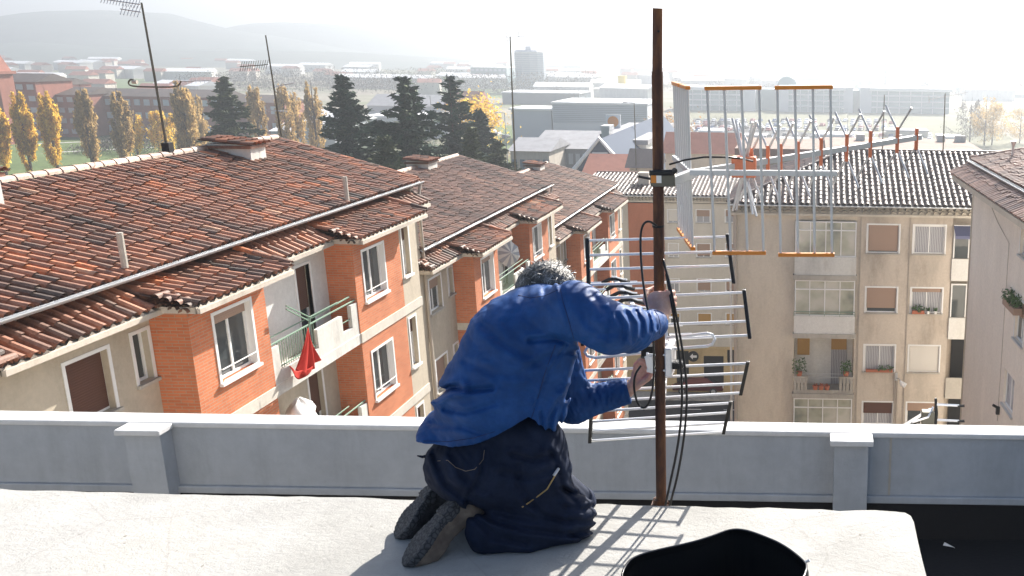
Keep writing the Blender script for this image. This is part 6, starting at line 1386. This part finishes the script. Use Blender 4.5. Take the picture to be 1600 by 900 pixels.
setcol(m, ramp(m, vr.outputs['Distance'], [(.0, (.012, .012, .014)), (.16, (.06, .06, .066)), (.5, (.075, .075, .08))])); bump(m, vr.outputs['Distance'], .6, .004)
M['suede'] = mat('tan_suede', (.16, .12, .09), .85); m = M['suede']; setcol(m, ramp(m, noise(m, 25, 6), [(.3, (.10, .075, .06)), (.7, (.20, .155, .12))]))
person = thing('person', tuple(aZ(800, 860, ZS)), 'person in blue work jacket and dark trousers kneeling on the slab, gripping the rusty mast', 'person')
# joints
hipN, hipF = v3(775, 728, 3.00), v3(775, 712, 3.20); kneN, kneF = v3(898, 812, 2.985), v3(902, 786, 3.22); ankN, ankF = v3(752, 826, 2.90), v3(700, 790, 3.10)
shN, shF = v3(897, 484, 3.00), v3(850, 478, 3.36); elN, wrN = v3(955, 513, 2.93), v3(1021, 507, 3.17); elF, wrF = v3(897, 632, 3.38), v3(978, 612, 3.42)
head = v3(856, 463, 3.24); neck = v3(856, 486, 3.18); chest = v3(842, 510, 3.16); belly = v3(790, 610, 3.10); pelv = v3(757, 690, 3.07)
handN = v3(1028, 476, 3.272); handF = v3(999, 588, 3.40)
def fing(P, pts, r): return U_(.004, *[cone(P, pts[i], pts[i+1], r[i], r[i+1]) for i in range(len(pts)-1)])
def handsN(P):
    d = U_(.012, ell(P, v3(1025, 470, 3.270), (.034, .017, .036)), ell(P, v3(1035, 482, 3.262), (.026, .018, .034)), cone(P, v3(1034, 492, 3.25), v3(1022, 512, 3.16), .027, .031))
    f = []
    for i in range(4):
        y = 457+i*9.2; ex = [0, 2.2, 2.0, -.5][i]
        f.append(fing(P, [v3(1030, y+3, 3.268), v3(1045+ex, y+1, 3.276), v3(1051.5+ex, y, 3.305), v3(1047+ex, y-1, 3.338), v3(1034, y-1, 3.350)], [.0105, .0108, .0098, .009, .008]))
    th = fing(P, [v3(1018, 486, 3.262), v3(1009, 468, 3.285), v3(1010, 455, 3.318), v3(1022, 450, 3.348)], [.0135, .0115, .0105, .009])
    return U_(.004, smin(d, U_(.0015, *f), .006), th)
def handsF(P):
    d = U_(.012, ell(P, v3(996, 591, 3.40), (.026, .018, .036)), cone(P, v3(992, 600, 3.41), wrF, .024, .028))
    f = []
    for i in range(4):
        x0, y0 = 992+i*5.5, 580+i*2.0
        f.append(fing(P, [v3(x0, y0+3, 3.395), v3(x0+2+i, y0-10, 3.37), v3(x0+8+i, y0-17+i*2, 3.355), v3(x0+15, y0-16+i*4, 3.36)], [.0105, .010, .009, .008]))
    th = fing(P, [v3(1000, 600, 3.39), v3(1012, 592, 3.365), v3(1019, 582, 3.36)], [.0125, .0105, .009])
    return U_(.004, smin(d, U_(.0015, *f), .006), th)
fw = unit(np.array([.72, .35, -.60])); upv = unit(np.array([.5, .35, .79])-fw*np.dot(np.array([.5, .35, .79]), fw)); sd_ = np.cross(fw, upv); RH = np.stack([fw, sd_, upv], 1)
def headP(a, b, c): return head+fw*a+sd_*b+upv*c
def body(P):
    d = U_(.03, ell(P, head, (.098, .076, .108), RH), ell(P, headP(.035, 0, -.055), (.062, .055, .062), RH))
    d = U_(.010, d, ell(P, headP(.102, 0, -.022), (.018, .014, .024), RH), ell(P, headP(.088, 0, -.082), (.022, .028, .018), RH), ell(P, headP(.090, 0, .012), (.014, .045, .010), RH))
    for s_ in (-1, 1):
        d = np.maximum(d, -ell(P, headP(.098, s_*.032, -.004), (.012, .015, .009), RH)); d = U_(.004, d, ell(P, headP(.088, s_*.032, -.004), (.012, .013, .010), RH), ell(P, headP(-.005, s_*.078, -.02), (.020, .009, .032), RH))
    d = np.maximum(d, -ell(P, headP(.102, 0, -.058), (.010, .026, .003), RH))
    d = U_(.03, d, cone(P, head-upv*.05-fw*.02, neck, .056, .062), cone(P, neck, chest, .07, .11), cone(P, chest, belly, .115, .115), cone(P, belly, pelv, .115, .115))
    d = U_(.03, d, cone(P, shN, elN, .055, .045), cone(P, elN, wrN, .042, .03), cone(P, shF, elF, .05, .038), cone(P, elF, wrF, .036, .026), cone(P, chest, shN, .09, .06), cone(P, chest, shF, .09, .06))
    d = U_(.03, d, cone(P, hipN, kneN, .085, .042), cone(P, hipF, kneF, .08, .042), cone(P, kneN, ankN, .034, .024), cone(P, kneF, ankF, .038, .030))
    return U_(.008, d, handsN(P), handsF(P))
sdf_obj('body', body, (-1.45, 2.72, -1.66), (-.36, 3.60, -.56), .0052, M['skin'], person)
# hair
def hair(P):
    d = ell(P, head-fw*.014+upv*.012, (.108, .092, .108), RH); q = P-head; cut = (q@fw)*.9-(q@upv)*.75-.055; d = np.maximum(d, cut); d = np.maximum(d, -(q@upv)-.055-.4*(q@fw)*0)
    return d+folds(P, .0045, .020, 5, upv)+folds(P, .004, .045, 6)
M['hair'] = mat('grey_hair', (.10, .10, .10), .45, spec=.5); m = M['hair']; setcol(m, ramp(m, noise(m, 55, 6, .8, (1, .35, 1)), [(.36, (.012, .011, .011)), (.52, (.08, .075, .07)), (.66, (.34, .33, .32))])); bump(m, noise(m, 160, 4, .7, (1, .3, 1)), .8, .004)
hr = sdf_obj('hair', hair, head-.15, head+.15, .0042, M['hair'], person)
r_ = np.random.default_rng(8); b = MB()
for i in range(1500):
    d0 = unit(r_.normal(0, 1, 3)); l = RH.T@d0
    if l[2] < -.1 or l[0]*.9-l[2]*.75 > .45: continue
    p = head-fw*.014+upv*.012+RH@(l*np.array([.102, .082, .106])); t = unit(np.cross(d0, r_.normal(0, 1, 3))+d0*.35); ln = .016+.022*r_.random(); w_ = unit(np.cross(t, d0))*.0010
    q1 = p+t*ln*.5+d0*.004; q2 = p+t*ln+d0*.002; b.cc = r_.random(); b.face([p-w_, p+w_, q1+w_, q1-w_]); b.face([q1-w_, q1+w_, q2+w_*.2, q2-w_*.2])
mh = mat('grey_strands', (.2, .2, .2), .4); at = N(mh, 'ShaderNodeAttribute', attribute_name='tone'); setcol(mh, ramp(mh, at.outputs['Fac'], [(0, (.02, .02, .02)), (.5, (.10, .095, .09)), (.8, (.40, .39, .37)), (1, (.68, .67, .65))])); b.build('strands', mh, hr, attr=True)
# jacket
hx = [(640, 701), (653, 698), (700, 699), (745, 691), (780, 677), (805, 664), (822, 656), (833, 662), (845, 680), (858, 692), (880, 694)]
hX = np.array([aY(x, y, 2.92).x for x, y in hx]); hZ = np.array([aY(x, y, 2.92).z for x, y in hx])
def jacket(P):
    S_ = (1, .92, 1)
    t = U_(.06, cone(P, v3(752, 690, 3.10), v3(785, 612, 3.10), .180, .186, sv=S_), cone(P, v3(785, 612, 3.10), v3(815, 545, 3.12), .186, .176, sv=S_), cone(P, v3(815, 545, 3.12), v3(850, 497, 3.16), .176, .118, sv=S_))
    t = U_(.05, t, cone(P, v3(846, 505, 3.10), shN, .115, .088), cone(P, v3(846, 505, 3.2), shF, .11, .085), ell(P, v3(822, 500, 3.12), (.13, .15, .09)))
    t = U_(.03, t, ell(P, v3(697, 676, 3.10), (.085, .17, .085)), cone(P, v3(850, 640, 3.02), v3(862, 540, 3.02), .075, .085))
    t = t+folds(P, .0060, .16, 11, (.9, 0, .5))+folds(P, .0025, .07, 12, (.3, .5, .8))+creases(P, JC, 3.15)
    zh = np.interp(P[..., 0], hX, hZ)+.035*np.clip((P[..., 1]-3.05)/.2, 0, 1); t = np.maximum(t, (zh-P[..., 2])*.8)
    a = U_(.035, cone(P, shN, elN, .092, .078), cone(P, elN, v3(985, 515, 3.02), .078, .071), cone(P, v3(985, 515, 3.02), wrN, .071, .052))
    ax = unit(wrN-shN); k = np.clip(((P-shN)@ax)/np.linalg.norm(wrN-shN), 0, 1); a = a+folds(P, .0035, .06, 13, ax)*(.35+1.1*k)+.62*creases(P, SC, 3.3)
    a = np.maximum(a, (P-v3(1026, 503, 3.19))@unit(wrN-v3(985, 515, 3.02)+np.array([.0, .0, .04]))-.014)
    l = U_(.03, cone(P, shF, elF, .088, .068), cone(P, elF, wrF, .068, .050)); ax2 = unit(wrF-elF); l = l+folds(P, .006, .05, 14, ax2); l = np.maximum(l, (P-wrF)@ax2-.012)
    d = smin(smin(t, a, .028), l, .02)
    nk = cone(P, neck+np.array([0, 0, -.02]), head-upv*.02, .075, .075); d = smin(d, np.maximum(nk, (P-(neck+unit(head-neck)*.03))@unit(head-neck)), .02)
    return d
jk = sdf_obj('jacket', jacket, (-1.50, 2.74, -1.44), (-.40, 3.60, -.66), .0050, M['jacket'], person)
def on_surf(px, py, fn, y0=2.6, y1=3.4):
    n_ = 500; Ys = np.linspace(y0, y1, n_); d = np.array(ray(px, py)); P = d[None]*(Ys/d[1])[:, None]; f = fn(P); i = np.argmax(f < 0); return P[max(0, i-1)] if f.min() < 0 else P[-1]
def seam(pl, parent, mt, fn, r_=.0012, name='seam'):
    pp = []
    for a, c in zip(pl[:-1], pl[1:]):
        for k in range(6): pp.append((a[0]+(c[0]-a[0])*k/6, a[1]+(c[1]-a[1])*k/6))
    pp.append(pl[-1]); b = MB(); b.tube([Vector(on_surf(x, y, fn)) for x, y in pp], r_, 5); return b.build(name, mt, parent)
M['seam'] = mat('blue_thread', (.003, .012, .07), .8)
seam(Zp([(512, 85), (522, 130), (540, 190), (552, 232)]), jk, M['seam'], jacket); seam(Zp([(500, 250), (470, 330), (445, 420), (430, 462)]), jk, M['seam'], jacket)
seam(Zp([(395, 110), (430, 118), (470, 112), (508, 95)]), jk, M['seam'], jacket); seam(Zp([(778, 152), (790, 170), (796, 195), (792, 220)]), jk, M['seam'], jacket)
seam(Zp([(128, 520), (200, 522), (270, 512), (330, 494)]), jk, M['seam'], jacket, .0009)
# trousers
def trous(P):
    t = U_(.07, ell(P, v3(742, 722, 3.08), (.165, .19, .125)), cone(P, v3(768, 732, 3.01), kneN+np.array([0, 0, .02]), .130, .070), cone(P, v3(775, 715, 3.2), kneF, .12, .068))
    sh_ = U_(.03, cone(P, kneN+np.array([.0, 0, -.012]), v3(830, 832, 2.935), .066, .070), cone(P, v3(830, 832, 2.935), v3(762, 838, 2.90), .070, .064), cone(P, kneF+np.array([0, 0, -.015]), v3(720, 800, 3.08), .066, .064))
    sh_ = U_(.02, sh_, cone(P, v3(880, 822, 3.04), v3(770, 815, 3.0), .055, .062), cone(P, ankN, v3(775, 822, 2.93), .052, .062)); t = smin(t, sh_, .016)
    t = U_(.04, t, cone(P, v3(770, 680, 3.08), v3(840, 690, 3.02), .14, .085), cone(P, v3(842, 695, 3.02), v3(852, 735, 2.99), .082, .09))
    t = t+folds(P, .0045, .13, 21, (.5, .2, .8))+folds(P, .0022, .055, 22)+creases(P, TC, 3.12)
    return np.maximum(t, ZS+.002-P[..., 2])
tr_ = sdf_obj('trousers', trous, (-1.46, 2.74, ZS-.01), (-.60, 3.42, -1.17), .0050, M['trousers'], person)
# zip, pocket flap and loose tab of the trousers
def on_surf(px, py, fn, y0=2.6, y1=3.4):
    n_ = 400; Ys = np.linspace(y0, y1, n_); d = np.array(ray(px, py)); P = d[None]*(Ys/d[1])[:, None]; f = fn(P); i = np.argmax(f < 0); return P[max(0, i-1)] if f.min() < 0 else P[-1]
zp = [Vector(on_surf(x, y, trous)) for x, y in ((816, 792), (828, 784), (842, 774), (855, 764), (862, 752), (868, 742), (873, 733))]
b = MB(); b.tube([p+Vector((0, -.002, 0)) for p in zp], .0026, 6); M['brass'] = mat('brass_zip', (.40, .28, .12), .45, .7); zo = b.build('pocket_zip', M['brass'], tr_)
b = MB(); b.tube([zp[-2]+Vector((-.004, -.005, 0)), zp[-1]+Vector((.002, -.008, .006))], .005, 6); b.build('zip_pull', M['alu_new'], zo)
for pl, r0 in ((((684, 720), (700, 719), (712, 730), (728, 736), (742, 733), (752, 722)), .0014), (((742, 733), (755, 718), (757, 703)), .0014)):
    b = MB(); b.tube([Vector(on_surf(x, y, trous))+Vector((0, -.001, 0)) for x, y in pl], r0, 5); b.build('pocket_seam', M['suede'], tr_)
b = MB(); b.tube([aY(668, 712, 3.04), aY(660, 714, 3.0), aY(652, 712, 2.99)], [.006, .005, .002], 6); b.build('belt_tab', M['trousers'], tr_)
# shoes: (heel, toe) soles turned toward us on the left
def shoe(name, heel, toe, ank, seed, W_=.060):
    heel, toe, ank = map(np.array, (heel, toe, ank)); ln = unit(toe-heel); outw = np.array([-.72, -.48, .30]); outw = unit(outw-ln*np.dot(outw, ln)); side = np.cross(ln, outw); Rm = np.stack([ln, side, outw], 1); LN = np.linalg.norm(toe-heel); mid = (heel+toe)/2
    def loc(P): Q = (P-mid)@Rm; return Q[..., 0], Q[..., 1], Q[..., 2]
    def outline(P):
        u, v, w = loc(P); k = u/(LN/2); wd = W_*(.80+.28*np.clip((k+.25)/.6, -1, 1))*np.sqrt(np.clip(1-np.abs(k)**3.2, 0.0, 1)); wd = wd-.010*np.exp(-((k+.12)/.25)**2); return np.abs(v-.006*k)-wd, u, v, w, k
    def sole(P):
        o, u, v, w, k = outline(P); tk = .013+.007*(k < -.35)+.0012*np.sin(u*420)*(np.abs(v) > .012); bend = .012*k**2; ww = w+bend-.004
        return np.maximum(np.maximum(o*.8, np.abs(ww)-tk), np.abs(u)-LN/2)
    def upper(P):
        o, u, v, w, k = outline(P); top = -.068-.018*np.clip(-k, 0, 1)+.026*np.clip(k-.3, 0, 1); ww = w+.012*k**2
        base_ = np.maximum(o+.004+np.clip(-ww-.015, 0, 1)*.35, np.maximum(ww+.004, top-ww)); base_ = np.maximum(base_, np.abs(u)-LN/2+.003)
        return smin(base_, cone(P, heel-outw*.045+ln*.03, ank, .040, .042), .02)+folds(P, .002, .05, seed)
    lo = np.minimum(np.minimum(heel, toe), ank)-.10; hi = np.maximum(np.maximum(heel, toe), ank)+.10; lo[2] = max(lo[2], ZS-.01)
    cl = lambda f: (lambda P: np.maximum(f(P), ZS+.001-P[..., 2]))
    sh = sdf_obj(name, cl(upper), lo, hi, .0045, M['shoe'] if seed == 31 else M['suede'], person); so2 = sdf_obj('sole', cl(sole), lo, hi, .0040, M['sole'], sh); return sh
s1 = shoe('shoe', v3(722, 772, 2.93), v3(630, 886, 2.775), v3(752, 815, 2.96), 30)
s2 = shoe('shoe', v3(688, 750, 3.07), v3(618, 842, 2.955), v3(715, 788, 3.10), 31)
